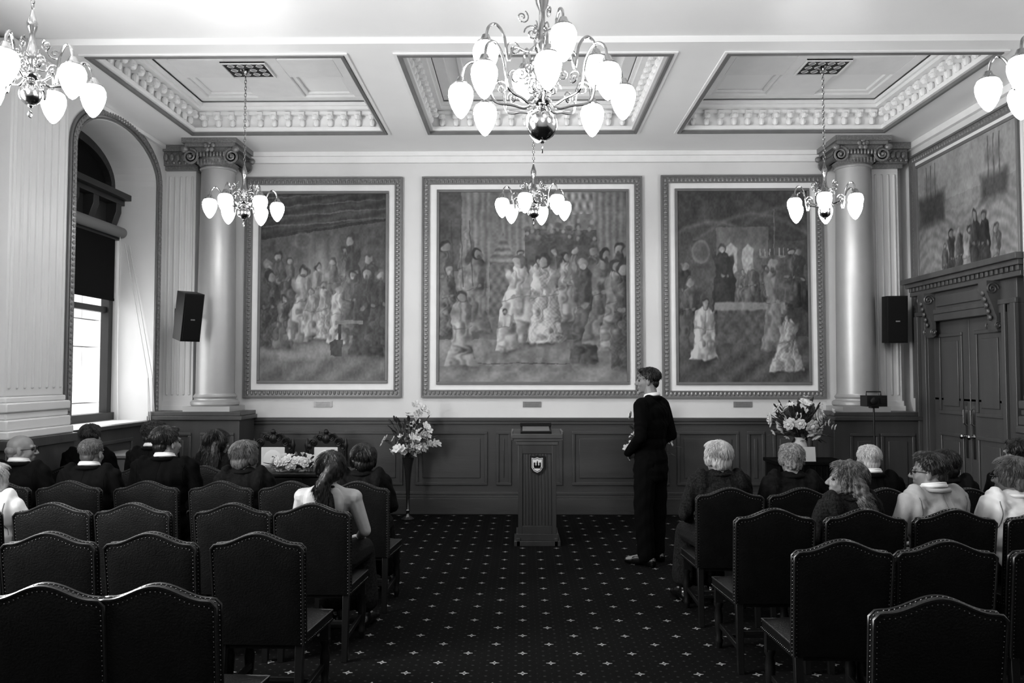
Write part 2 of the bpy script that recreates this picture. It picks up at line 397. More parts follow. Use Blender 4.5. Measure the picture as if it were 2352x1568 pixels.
# ---------------------------------------------------------------- paintings
def vnoise(h,w,n):
    g=rng.random((n+2,n+2)); yy=np.linspace(0,n,h); xx=np.linspace(0,n,w)
    yi=yy.astype(int);xi=xx.astype(int);fy=(yy-yi)[:,None];fx=(xx-xi)[None,:]
    fy=fy*fy*(3-2*fy);fx=fx*fx*(3-2*fx)
    a=g[np.ix_(yi,xi)];b=g[np.ix_(yi,xi+1)];c=g[np.ix_(yi+1,xi)];d=g[np.ix_(yi+1,xi+1)]
    return (a*(1-fx)+b*fx)*(1-fy)+(c*(1-fx)+d*fx)*fy
def paint(kind,w,h):
    W=int(w/.0078);H=int(h/.0078)
    V0,U0=np.meshgrid(np.linspace(0,1,H),np.linspace(0,1,W),indexing='ij')
    wx=(vnoise(H,W,14)-.5)*.05+(vnoise(H,W,45)-.5)*.03; wy=(vnoise(H,W,14)-.5)*.05+(vnoise(H,W,45)-.5)*.03
    V,U=V0,U0; X0=U*w; Y0=V*h; Xw=X0+wx; Yw=Y0+wy
    X,Y=X0+wx*.4,Y0+wy*.4; U=X/w; V=Y/h
    FN=vnoise(H,W,30)
    def blend(img,m,t): return img*(1-m)+t*m
    def sm(d,s=.016): return np.clip(.5-d/s,0,1)
    def fig(img,cx,base,hh,tone,wd=.16,seed=0,lean=0,ht=150):
        r=np.random.default_rng(seed); X,Y=Xw,Yw; top=base-hh; hr=hh*.056
        lean=lean+(r.random()-.5)*.08
        img=blend(img,np.exp(-(((X-cx-.05)/(wd*hh*1.1))**2+((Y-base)/.05)**2))*.45,45)
        t=np.clip((Y-(top+hh*.14))/(hh*.86),0,1); c=cx+lean*(base-Y)
        half=wd*hh*(.5+.55*t**1.4+.1*np.sin(t*6+seed)); half=np.where(t<.08,half*(.55+t*5.6),half)
        d=np.abs(X-c)-half; m=sm(d)*sm(-(Y-(top+hh*.12)))*sm(Y-base,.03)
        ph=(X-c)/(half+.01)
        fold=np.sin(ph*(5+3*r.random())+FN*9+t*2+seed)*.16-.3*ph+(FN-.5)*.6
        if seed%4==0: fold=fold+.10*np.sin(X*120+FN*6)*np.sin(Y*100)
        img=blend(img,m*.95,tone*(1+fold*.9))
        m2=m*sm(np.abs((Y-(top+hh*.48))+ (X-c)*.15)-.006,.012)*.5; img=blend(img,m2,tone*.5)
        for s_ in (-1,1):
            ax=c+s_*wd*hh*.5; sl=(r.random()-.2)*.8*-s_
            px=X-(ax-s_*.02)-sl*(Y-(top+hh*.32))*.7; py=Y-(top+hh*.32); d=np.sqrt((px/(.04*hh))**2+(py/(.15*hh))**2)-1
            img=blend(img,sm(d,.4)*.85,tone*(1.15 if s_<0 else .72)*(1+(FN-.5)*.5))
            hx=ax-s_*.02+sl*.14*hh*.7; hy=top+hh*.47; d=np.sqrt((X-hx)**2+(Y-hy)**2)-hr*.42; img=blend(img,sm(d)*.8,ht*.95)
        hx=cx+lean*hh*.95; hy=top+hr*1.4; tr=(r.random()-.5)*hr*.9
        d=np.sqrt((X-hx)**2+((Y-hy)/1.22)**2)-hr*1.12; img=blend(img,sm(d),r.choice([50,75,95,140,60]))
        d=np.sqrt((X-hx-tr)**2+((Y-hy-hr*.3)/1.15)**2)-hr*.82; img=blend(img,sm(d),ht*(1-.25*(X-hx)/hr))
        if r.random()>.6:
            d=np.sqrt((X-hx-tr)**2+((Y-hy-hr*1.0)/1.2)**2)-hr*.45; img=blend(img,sm(d)*.8,r.choice([70,190]))
        return img
    if kind==0:
        img=84+60*np.exp(-(((U-.5)/.2)**2+((V-.42)/.14)**2))+22*V
        img=np.where(V<.24-.1*U,70+12*np.sin((X*.6+Y*3)*18),img); img=np.where(np.abs(V-(.24-.1*U))<.008,48,img)
        for k in range(4):
            img=np.where((np.abs(V-.05*k-.03+.05*U)<.004)&(V<.22),100,img)
        img=np.where((U>.86)&(V>.18),82,img)
        for i in range(7):
            d=np.abs(U-.1-.11*i)-.018; img=blend(img,sm(d,.04)*(V>.22)*(V<.47)*.35,62)
        d=np.sqrt(((U-.34)/.07)**2+((V-.25)/.04)**2); img=blend(img,sm(np.abs(d-1)-.12,.3)*.5,130)
        img=np.where(V>.76,128-14*np.sin((X*.9+Y*1.4)*15),img)
        d=np.sqrt(((U-.3)/.33)**2+((V-.83)/.06)**2)-1; img=blend(img,sm(d,.5)*.8,168+20*(FN-.5))
        L=[(.06,.7,.85,88),(.14,.66,.85,100),(.24,.6,.6,90),(.75,.64,1.0,66),(.66,.6,.75,105),(.56,.64,.7,120),(.45,.66,.7,140),(.87,.7,.9,88),(.08,.82,.98,80),(.17,.83,.7,105),(.33,.79,.98,150),(.42,.76,.6,160),(.52,.78,.75,165),(.62,.8,.72,182),(.72,.74,.8,95),(.84,.87,1.15,60),(.95,.82,1.0,66)]
        for i,(a,b2,hh,t) in enumerate(L): img=fig(img,a*w,b2*h,hh,t,.17+.02*(i%3),i)
        img=np.where((U>.6)&(U<.82)&(V>.68)&(V<.7),140,img); img=np.where((U>.62)&(U<.645)&(V>.7)&(V<.84),60,img); img=np.where((U>.56)&(U<.66)&(V>.78)&(V<.87)&(V-.78>(.6-U)*.4),76,img)
    elif kind==1:
        img=116+14*np.sin(V*5)+0*U
        for c,hw in ((.2,.07),(.5,.09),(.9,.09),(.36,.03),(.72,.03)):
            d=np.abs(U-c)-hw; img=blend(img,sm(d,.02)*(V<.62),132+16*np.sin(U*170)-60*(U-c))
        img=np.where((U<.12)&(V<.42),88,img); img=np.where((U>.62)&(U<.82)&(V<.12),150+45*np.sin(U*160)*np.sin(V*60),img)
        img=np.where((U>.46)&(U<.84)&(V>.2)&(V<.44),88+20*(FN-.5),img)
        for i in range(34):
            a=.44+.4*rng.random(); b2=.11+.1*rng.random()+.04; d=np.sqrt((((U-a)*w)/1.3)**2+((V-b2-.026)*h)**2)-.034; img=blend(img,sm(d)*.7,75+60*rng.random())
            d=np.sqrt(((U-a)*w)**2+((V-b2)*h/1.2)**2)-.022
            img=blend(img,sm(d)*.85,140+40*rng.random())
        img=np.where(V>.78,150-12*np.sin((X*1.1+Y*2.0)*9),img)
        d=np.maximum(np.abs(U-.42)-(.17+.6*(V-.72)),np.abs(V-.86)-.085); img=blend(img,sm(d,.01),140+12*np.sin(X*24+FN*5))
        img=np.where((V>.9)&(V<.905)&(U>.14)&(U<.7),95,img)
        img=np.where((U>.27)&(U<.41)&(V>.37)&(V<.66),104+18*np.sin(X*60)*np.sin(Y*40),img)
        d=np.abs(U-.34)-np.clip((V-.22)*.5,0,.07); img=blend(img,sm(d,.01)*(V>.2)*(V<.38),118+25*np.sin(V*160))
        L=[(.04,.66,1.0,100,.15),(.14,.62,1.05,125,.14),(.06,.76,.95,105,.15),(.44,.58,.7,95,.15),(.63,.6,.75,90,.15),(.74,.64,.9,120,.15),(.83,.66,.95,105,.15),(.95,.68,1.0,90,.15),(.2,.74,1.1,120,.17),(.12,.92,1.0,150,.2),(.52,.68,.85,165,.17),(.66,.68,.9,150,.15),(.42,.8,1.15,182,.23),(.36,.83,.55,160,.3),(.575,.79,1.15,172,.22),(.77,.9,1.42,84,.13),(.86,.8,1.25,112,.17),(.93,.84,1.2,130,.15),(.985,.93,1.4,92,.13)]
        for i,(a,b2,hh,t,wd) in enumerate(L): img=fig(img,a*w,b2*h,hh*.98,t,wd,i+30)
        for i in range(3):
            a=.07+.05*i; d=np.abs(U-a-(V-.3)*.05)-.002; img=blend(img,sm(d,.005)*(V>.15)*(V<.5),70)
    elif kind==2:
        img=72+12*np.sin(V*4)+0*U
        for k in range(8):
            d=np.abs((V-.01-.045*k)+.16*np.sin(U*3.1+k))-.008; img=blend(img,sm(d,.02)*(V<.26),50+9*k)
        img=np.where((U>.3)&(U<.7)&(V>.19)&(V<.52),112+14*(FN-.5),img)
        for c in (.41,.54):
            d=np.maximum(np.abs(U-c)-.045,np.abs(V-.36)-.085+np.abs(U-c)*.6); img=blend(img,sm(d,.01),180+14*np.sin(U*150)*np.sin(V*150))
        d=np.sqrt(((U-.18)/.07)**2+((V-.32)/.06)**2); img=blend(img,sm(d-1,.1)*.6,112); img=blend(img,sm(np.abs(d-.9)-.1,.2)*.6,140)
        for k in range(7):
            a=.64+.035*k; img=np.where((np.abs(U-a)<.004)&(V>.3)&(V<.35),160,img)
        img=np.where((np.abs(V-.35+.3*(U-.745)**2)<.006)&(np.abs(U-.745)<.11),135,img); img=np.where((np.abs(U-.745)<.004)&(V>.1)&(V<.35),120,img)
        img=np.where(V>.76,92-12*np.sin((X*1.2+Y*1.6)*15),img)
        for i,(a,b2,hh,t) in enumerate([(.36,.64,.9,34),(.48,.61,.5,110),(.57,.62,.58,90),(.66,.6,.52,80),(.93,.64,.85,66),(.86,.62,.8,78),(.06,.68,.75,60)]): img=fig(img,a*w,b2*h,hh,t,.19,i+61)
        d=np.maximum(np.abs(U-.57)-.27,np.abs(V-.7)-.1); img=blend(img,sm(d,.01),96+14*np.sin(X*40+FN*4)*np.sin(Y*34)); d=np.maximum(np.abs(U-.55)-.27-.3*(V-.6),np.abs(V-.605)-.02); img=blend(img,sm(d,.01),150)
        for i,(a,b2,hh,t,wd) in enumerate([(.1,.82,.9,88,.22),(.19,.88,.75,190,.24),(.74,.84,1.22,125,.14),(.83,.94,.72,172,.26)]): img=fig(img,a*w,b2*h,hh,t,wd,i+81)
    else:
        img=158-18*V+12*np.sin((Y+.15*np.sin(X*5)+FN*.06)*46)*(V>.25)
        img=np.where(V<.2,172,img)
        for c,s_ in ((.16,1.3),(.8,1.0)):
            d=np.maximum(np.abs(U-c)-.12*s_*(1-.6*(V-.15)),np.abs(V-.22)-.05*s_); img=blend(img,sm(d,.04),88)
            for k in (-1,0,1):
                d=np.abs(U-c-.05*k)-.004; img=blend(img,sm(d,.008)*(V<.2)*(V>.02),85)
                d=np.maximum(np.abs(U-c-.05*k)-.025,np.abs(V-.1)-.03); img=blend(img,sm(d,.03)*.6,130)
        L=[(.3,.62,.62,90),(.38,.6,.68,60),(.46,.6,.7,75),(.54,.62,.72,150),(.62,.6,.82,66),(.7,.6,.78,54),(.8,.62,.66,115)]
        for i,(a,b2,hh,t) in enumerate(L): img=fig(img,a*w,b2*h,hh,t,.19,i+90)
        yy=.55+.5*(U-.55)**2; d=np.maximum(yy-V,V-(.71-.55*(U-.55)**2)); img=blend(img,sm(np.maximum(d,np.abs(U-.57)-.38)*1.0,.02),92+12*np.sin(V*90))
        for k in range(4):
            yl=.62+(.25-U)*(.5+.12*k); img=blend(img,sm(np.abs(V-yl)-.003,.006)*(U<.34)*(U>.05),80)
    img=img+(vnoise(H,W,9)-.5)*22+(vnoise(H,W,30)-.5)*24+(vnoise(H,W,90)-.5)*20
    return np.clip(img,12,230)
PK=.80
def canvas_mesh(kind,w,h):
    I=paint(kind,w,h); H,W=I.shape
    xs=np.linspace(-w/2,w/2,W); zs=np.linspace(h/2,-h/2,H); Z,X=np.meshgrid(zs,xs,indexing='ij')
    v=np.stack([X,0*X,Z],-1).reshape(-1,3)
    i=np.arange(H*W).reshape(H,W); f=np.stack([i[1:,:-1],i[1:,1:],i[:-1,1:],i[:-1,:-1]],-1).reshape(-1,4)
    me=bpy.data.meshes.new('canvas'); me.from_pydata(v.tolist(),[],f.tolist())
    a=me.color_attributes.new('tone','FLOAT_COLOR','POINT'); t=I.reshape(-1)/255*PK
    l=np.where(t>.04045,((t+.055)/1.055)**2.4,t/12.92)
    a.data.foreach_set('color',np.stack([l,l,l,np.ones_like(l)],-1).reshape(-1).astype(np.float32))
    me.materials.append(M['canvas']); return me
def rectframe(mb,w,h,bw,y0,y1,mi=0):
    W,H=w/2,h/2
    mb.box(-W,W,y0,y1,H-bw,H,mi); mb.box(-W,W,y0,y1,-H,-H+bw,mi); mb.box(-W,-W+bw,y0,y1,-H+bw,H-bw,mi); mb.box(W-bw,W,y0,y1,-H+bw,H-bw,mi)
def painting(kind,ow,oh,iw,ih,label,loc,rz=0,dcx=0,dcz=0):
    r=root('painting',label,'painting',loc,(0,0,rz),group='framed wall paintings')
    mb=MB(); rectframe(mb,ow,oh,.022,-.05,0,1); rectframe(mb,ow-.04,oh-.04,.075,-.028,0,0); rectframe(mb,ow-.16,oh-.16,.018,-.045,0,1)
    def run(x0,z0,x1,z1):
        L=math.hypot(x1-x0,z1-z0); n=max(2,int(L/.052)); hor=abs(x1-x0)>abs(z1-z0)
        for i in range(n+1):
            x=x0+(x1-x0)*i/n; z=z0+(z1-z0)*i/n
            mb.ell((x,-.03,z),(.02,.014,.028) if hor else (.028,.014,.02),nu=7,nv=4,mi=0)
    A=ow/2-.06; B=oh/2-.06
    run(-A,B,A,B); run(-A,-B,A,-B); run(-A,-B+.05,-A,B-.05); run(A,-B+.05,A,B-.05)
    obj('outer_frame',mb.mesh('outer_frame',[M['orn'],M['lineg']]),r)
    mb=MB(); W,H=ow/2-.085,oh/2-.085
    mb.box(-W,W,-.018,0,-H,H); obj('mount',mb.mesh('mount',[M['plaster']]),r)
    mb=MB(); rectframe(mb,iw+.06,ih+.06,.035,-.045,-.018); obj('inner_frame',mb.mesh('inner_frame',[M['lineg']]),r,(dcx,0,dcz),bevel=.005)
    obj('canvas',canvas_mesh(kind,iw,ih),r,(dcx,-.03,dcz))
    return r
painting(0,2.01,2.81,1.60,2.39,'dark toned painting of a gathered crowd indoors in ornate frame',(-2.535,YB,2.855))
painting(1,2.80,2.81,2.38,2.42,'large square toned painting of a robed crowd in ornate frame',(.12,YB,2.855),dcx=.01)
painting(2,2.05,2.83,1.64,2.43,'dark toned painting of figures around a table in ornate frame',(2.785,YB,2.855))
painting(3,2.30,2.95,1.95,2.60,'toned painting of people in a rowing boat hung above the door',(XR,8.72,2.93),rz=-PI/2)
mb=MB(); mb.box(-.115,.115,-.012,0,-.035,.035)
for k in (-1,0,1): mb.box(-.09,.09,-.0135,-.012,k*.02-.003,k*.02+.003,1)
pm=mb.mesh('name_plaque',[M['plaque'],M['lineg']])
for x in (-2.525,.12,2.77):
    obj('name_plaque',pm,loc=(x,YB,1.365),label='small engraved brass plaque under a painting',category='plaque',group='painting plaques')
# ---------------------------------------------------------------- windows
def moulding_path(mb,pts,x,sgn):
    n=len(pts)
    def offs(d):
        out=[]
        for i in range(n):
            p=Vector(pts[i]); t=(Vector(pts[min(i+1,n-1)])-Vector(pts[max(i-1,0)])).normalized(); nn=Vector((-t.y,t.x)); q=p+nn*d; out.append((x+sgn*.015,q.x,q.y))
        return out
    mb.tube(offs(-.05),.012,6,1); mb.tube(offs(.05),.016,6,1); 
    P=offs(0); acc=0; 
    mb.tube(P,.03,6,0)
    for i in range(n-1):
        a=Vector(P[i]);b=Vector(P[i+1]);L=(b-a).length; k=acc
        while k<L:
            p=a.lerp(b,k/L); mb.ell((p.x+sgn*.02,p.y,p.z),(.016,.025,.025),nu=7,nv=4,mi=0); k+=.055
        acc=k-L
for wi,(a,b2) in enumerate(W_OPEN):
    mb=MB(); A=arch(a-.05,b2+.05,4.04,.51,26)
    moulding_path(mb,[(a-.05,1.22)]+A+[(b2+.05,1.22)],XL,1)
    trim(mb,[M['orn'],M['lineg']],'ornamented plaster moulding around arched window')
    r=bpy.data.objects.new('window_%d'%(wi+1),None); COL.objects.link(r); r['kind']='structure'; r['label']='tall arched sash window with dark oak frame and roller blind'; r['category']='window'
    xg=XL-.6; u=.28
    mb=MB(); 
    mb.box(xg,xg+.1,a,a+.09,1.2,4.02); mb.box(xg,xg+.1,b2-.09,b2,1.2,4.02); mb.box(xg,xg+.14,a,b2,1.2,1.29)
    mb.box(xg,xg+.07,a+.09,b2-.09,2.48,2.55); m_=(a+b2)/2
    mb.box(xg+.02,xg+.07,m_-.03,m_+.03,1.29,3.05+u)
    mb.box(xg,xg+.16,a,b2,3.08+u,3.2+u); mb.box(xg,xg+.22,a,b2,3.5+u,3.56+u); mb.box(xg,xg+.30,a,b2,3.56+u,3.63+u); mb.box(xg,xg+.1,a,b2,3.2+u,3.5+u)
    for yy in (a+.18,a+.72,b2-.65,b2-.14):
        mb.prism([(xg+.1,3.2+u),(xg+.15,3.2+u),(xg+.22,3.4+u),(xg+.22,3.5+u),(xg+.1,3.5+u)],'y',yy-.06,yy+.06)
    A=arch(a,b2); inn=arch(a+.08,b2-.08,4.0,.38)
    for i in range(len(A)-1): mb.prism([A[i],A[i+1],inn[i+1],inn[i]],'x',xg,xg+.1)
    mb.box(xg+.02,xg+.07,m_-.03,m_+.03,3.62+u,4.4)
    obj('window_frame',mb.mesh('window_frame',[M['darkw']]),r,bevel=.004)
    mb=MB(); mb.box(xg+.03,xg+.035,a+.05,b2-.05,1.25,4.0); obj('window_pane',mb.mesh('window_pane',[M['glass']]),r)
    mb=MB(); mb.box(xg+.14,xg+.15,a+.08,b2-.08,2.64,3.42); mb.box(xg+.135,xg+.155,a+.08,b2-.08,2.62,2.65)
    obj('blind',mb.mesh('blind',[M['blind']]),r)
    mb=MB(); mb.tube([(xg+.2,a+.04,3.45),(xg+.2,b2-.02,3.45)],.065,14); obj('blind_roller',mb.mesh('blind_roller',[M['blindr']]),r)
    mb=MB(); P=A[1:-1]; mb.add([(xg+.02,p[0],p[1]) for p in P]+[(xg+.02,P[-1][0],3.6),(xg+.02,P[0][0],3.6)],[list(range(len(P)+2))])
    obj('upper_blind',mb.mesh('upper_blind',[M['blind']],0),r)
    mb=MB()
    pts=[(xg+.22,b2-.1,3.4)]+[(xg+.24+.05*math.sin(t*3),b2-.12-.12*math.sin(t*PI),3.4-2.2*t) for t in [i/14 for i in range(1,15)]]
    mb.tube(pts,.005,5); 
    for yy in (b2-.03,b2-.14): mb.tube([(xg+.30,yy,3.3),(xg+.62,yy-.02,1.7),(xg+.66,yy,1.0),(xg+.66,yy-.03,.97),(xg+.65,yy-.05,1.02),(xg+.62,yy-.03,1.7)],.005,5)
    obj('blind_cord',mb.mesh('blind_cord',[M['cord']]),r)
mb=MB()
for i in range(9):
    for j in range(9):
        mb.box(-9,-8.6+random.uniform(0,.04),-1+1.6*i+(j%2)*.8,.58-1+1.6*i+(j%2)*.8+1.0,-1+.55*j,-.47+.55*j)
obj('neighbouring_building',mb.mesh('neighbouring_building',[M['stone']]),loc=(0,3,0),label='pale stone facade seen through the window',category='building',bevel=.02)
# ---------------------------------------------------------------- door
r=bpy.data.objects.new('door_1',None); COL.objects.link(r); r['kind']='structure'; r['label']='tall oak double door with carved hood'; r['category']='door'
r.location=(XR,8.62,0); r.rotation_euler=(0,0,-PI/2)
mb=MB()
for s_ in (-1,1):
    x0,x1=sorted((s_*.74,s_*.96)); mb.box(x0,x1,-.12,0,0,2.42); x0,x1=sorted((s_*.74,s_*.8)); mb.box(x0,x1,-.15,-.12,0,2.42); x0,x1=sorted((s_*.9,s_*.98)); mb.box(x0,x1,-.16,-.12,0,2.42)
mb.box(-.96,.96,-.12,0,2.42,2.66); mb.box(-.98,.98,-.15,-.12,2.42,2.47); mb.box(-.8,.8,-.14,-.12,2.34,2.42); mb.box(-.74,.74,-.12,0,2.34,2.42)
mb.box(-.5,.5,-.14,-.12,2.5,2.62)
obj('door_frame',mb.mesh('door_frame',[M['wooddoor']]),r,bevel=.005)
mb=MB(); mb.box(-1.02,1.12,-.18,0,2.66,2.71); mb.box(-1.05,1.15,-.22,0,2.76,2.81); mb.box(-1.08,1.18,-.26,0,2.81,2.87); mb.box(-1.0,1.1,-.15,0,2.71,2.76)
for i in range(26): mb.box(-1.0+i*.083,-.955+i*.083,-.2,-.15,2.71,2.76)
obj('door_hood',mb.mesh('door_hood',[M['wooddoor']]),r,bevel=.004)
for s_ in (-.62,.62):
    mb=MB(); P=[(-.12,2.18),(-.15,2.16),(-.17,2.2),(-.16,2.3),(-.2,2.42),(-.25,2.55),(-.25,2.66),(-.12,2.66)]
    mb.prism(P,'x',s_-.075,s_+.075)
    for (yy,zz,rr) in ((-.2,2.58,.06),(-.155,2.22,.035)):
        for sx in (-1,1):
            pts=[(s_+sx*.08,yy+rr*(1-k/30)*math.cos(k/28*4*PI),zz+rr*(1-k/30)*math.sin(k/28*4*PI)) for k in range(28)]
            mb.tube(pts,.01,5)
    for k in range(5): mb.ell((s_,-.185-.02*k*.8,2.3+.06*k),(.03,.02,.03))
    obj('console_bracket',mb.mesh('console_bracket',[M['wooddoor']]),r)
for s_ in (-1,1):
    mb=MB(); x0,x1=sorted((s_*.005,s_*.74)); mb.box(x0,x1,-.05,0,.01,2.34)
    for z0,z1 in ((1.3,2.2),(.15,1.1)):
        a,b2=x0+.12,x1-.12
        for (p,q,c,d) in [(a,b2,z0,z0+.04),(a,b2,z1-.04,z1),(a,a+.04,z0+.04,z1-.04),(b2-.04,b2,z0+.04,z1-.04)]: mb.box(p,q,-.068,-.05,c,d)
        mb.box(a+.09,b2-.09,-.062,-.05,z0+.09,z1-.09)
    obj('door_leaf',mb.mesh('door_leaf',[M['wooddoor']]),r,bevel=.006)
    mb=MB(); xx=s_*.07; mb.box(xx-.022,xx+.022,-.058,-.05,.85,1.45); mb.cap((xx,-.05,1.08),(xx,-.1,1.08),.012,.012); mb.ell((xx,-.115,1.08),(.03,.022,.03))
    mb.tube([(xx,-.058,1.2),(xx,-.09,1.22),(xx,-.09,1.36),(xx,-.058,1.38)],.009,6)
    obj('door_handle',mb.mesh('door_handle',[M['brass']]),r)
# ---------------------------------------------------------------- chandeliers
mb=MB(); mb.lathe([(.004,-.112),(.018,-.103),(.036,-.08),(.053,-.05),(.067,-.01),(.073,.022),(.071,.05),(.06,.074),(.043,.088)],n=22); GM=mb.mesh('lamp_shade',[M['globe']],80)
def cr(pts,n=8):
    P=[Vector(p) for p in pts]; P=[P[0]*2-P[1]]+P+[P[-1]*2-P[-2]]; out=[]
    for i in range(1,len(P)-2):
        for k in range(n):
            t=k/n; a,b,c,d=P[i-1],P[i],P[i+1],P[i+2]
            out.append(.5*((2*b)+(-a+c)*t+(2*a-5*b+4*c-d)*t*t+(-a+3*b-3*c+d)*t**3))
    out.append(P[-2]); return out
def arm_mesh(R,zl,h,z0):
    mb=MB(); top=zl+.09
    pts=cr([(.03,0,z0),(.09,0,z0-.05),(.17,0,z0-.035),(R*.6,0,zl+.0),(R*.68,0,top+h*.45),(R*.82,0,top+h),(R*.95,0,top+h*.8),(R,0,top+.02)])
    mb.tube(pts,.0085,8)
    mb.lathe([(.008,.045),(.02,.04),(.03,.015),(.05,.0),(.052,-.012),(.03,-.012)],c=(R,0,top),n=16)
    sc=[(.06+.05*(1-k/26)*math.cos(k/26*3.4*PI),0,z0+.06+.05*(1-k/26)*math.sin(k/26*3.4*PI)) for k in range(26)]; mb.tube(sc,.005,5)
    sc=[(R*.5+.045*(1-k/26)*math.cos(k/26*3.4*PI),0,zl+.07+.045*(1-k/26)*math.sin(k/26*3.4*PI)) for k in range(26)]; mb.tube(sc,.0045,5)
    sc=[(.12+.04*(1-k/26)*math.cos(k/26*3.4*PI+2),0,z0+.15+.04*(1-k/26)*math.sin(k/26*3.4*PI+2)) for k in range(26)]; mb.tube(sc,.0045,5)
    return mb.mesh('lamp_arm',[M['brass']])
def chandelier(x,y,zb,big,label,ph):
    r=root('chandelier',label,'chandelier',(x,y,zb),group='brass chandeliers')
    mb=MB()
    br=.062 if not big else .090; bc=.02+.035+br
    H=[(.004,bc-br-.02),(.012,bc-br-.012),(.014,bc-br),(.03,bc-br+.004)]
    for i in range(1,12):
        a=-PI/2+PI*i/12; H.append((br*math.cos(a),bc+br*math.sin(a)))
    zt=bc+br
    H+=[(.03,zt),(.022,zt+.02),(.05,zt+.035),(.055,zt+.05),(.03,zt+.07),(.02,zt+.1),(.038,zt+.13),(.045,zt+.16),(.028,zt+.2),(.018,zt+.25),(.016,zt+.3)]
    if big: H+=[(.03,zt+.33),(.045,zt+.36),(.05,zt+.4),(.03,zt+.45),(.018,zt+.5),(.018,zt+.58),(.035,zt+.62),(.048,zt+.68),(.04,zt+.76),(.02,zt+.82),(.012,zt+.86)]
    else: H+=[(.026,zt+.33),(.03,zt+.36),(.015,zt+.41),(.008,zt+.44)]
    mb.lathe(H,n=24); top=H[-1][1]
    rp=[(.0,.018*math.cos(a),.0+.018*math.sin(a)) for a in [i*2*PI/12 for i in range(12)]]; mb.tube(rp,.004,5,closed=True)
    obj('chandelier_stem',mb.mesh('chandelier_stem',[M['brass']],50),r)
    mb=MB(); zc=(ZC-.055 if x<-1 or x>2 else ZC)-zb; z=top; i=0
    while z<zc-.03:
        pts=[((.011*math.cos(a) if i%2 else 0),(0 if i%2 else .011*math.cos(a)),z+.02+.022*math.sin(a)) for a in [q*2*PI/10 for q in range(10)]]
        mb.tube(pts,.0035,4,closed=True); z+=.034; i+=1
    mb.lathe([(.01,zc-.05),(.03,zc-.035),(.055,zc-.01),(.06,zc)],n=16)
    obj('chain',mb.mesh('chain',[M['brass']]),r)
    def ringof(n,R,zl,h,z0,ph):
        am=arm_mesh(R,zl,h,z0)
        for i in range(n):
            a=ph+2*PI*i/n
            obj('lamp_arm',am,r,(0,0,0),(0,0,a)); obj('lamp_shade',GM,r,(R*math.cos(a),R*math.sin(a),zl),(0,0,a))
    if big: ringof(8,.47,3.32-3.03,.13,zt+.06,-PI/2+.04); ringof(4,.34,3.53-3.03,.11,zt+.38,-PI/2+.32)
    else: ringof(6,.33,.16,.12,zt+.06,ph)
    return r
chandelier(.115,4.6,3.03,True,'large brass two tier chandelier with lit opal acorn shades',0)
chandelier(-2.87,4.6,3.25,False,'brass chandelier with lit opal acorn shades',-.35)
chandelier(3.06,4.6,3.25,False,'brass chandelier with lit opal acorn shades',.5)
chandelier(-2.87,8.2,3.28,False,'small brass chandelier hanging before the end wall',.3)
chandelier(.115,8.2,3.28,False,'small brass chandelier hanging before the central painting',.25)
chandelier(3.09,8.2,3.28,False,'small brass chandelier hanging before the end wall',.15)
mb=MB(); mb.box(-.23,.23,-.2,.2,-.012,0,1); rect=[(-.23,.23,-.2,-.185),(-.23,.23,.185,.2),(-.23,-.215,-.185,.185),(.215,.23,-.185,.185)]
for a,b2,c,d in rect: mb.box(a,b2,c,d,-.025,0)
for i in range(4):
    for j in range(3):
        cx,cy=-.147+.098*i,-.11+.11*j
        mb.tube([(cx+.032*math.cos(t*2*PI/10),cy+.036*math.sin(t*2*PI/10),-.014) for t in range(10)],.0032,4,closed=True)
        mb.tube([(cx-.04,cy,-.014),(cx+.04,cy,-.014)],.003,4)
vm=mb.mesh('ceiling_vent',[M['plaster'],M['black']])
for x in (-2.84,3.09): obj('ceiling_vent',vm,loc=(x,8.2,ZC-.056),label='ornamental ceiling vent grille above a chandelier',category='vent',group='ceiling vents')
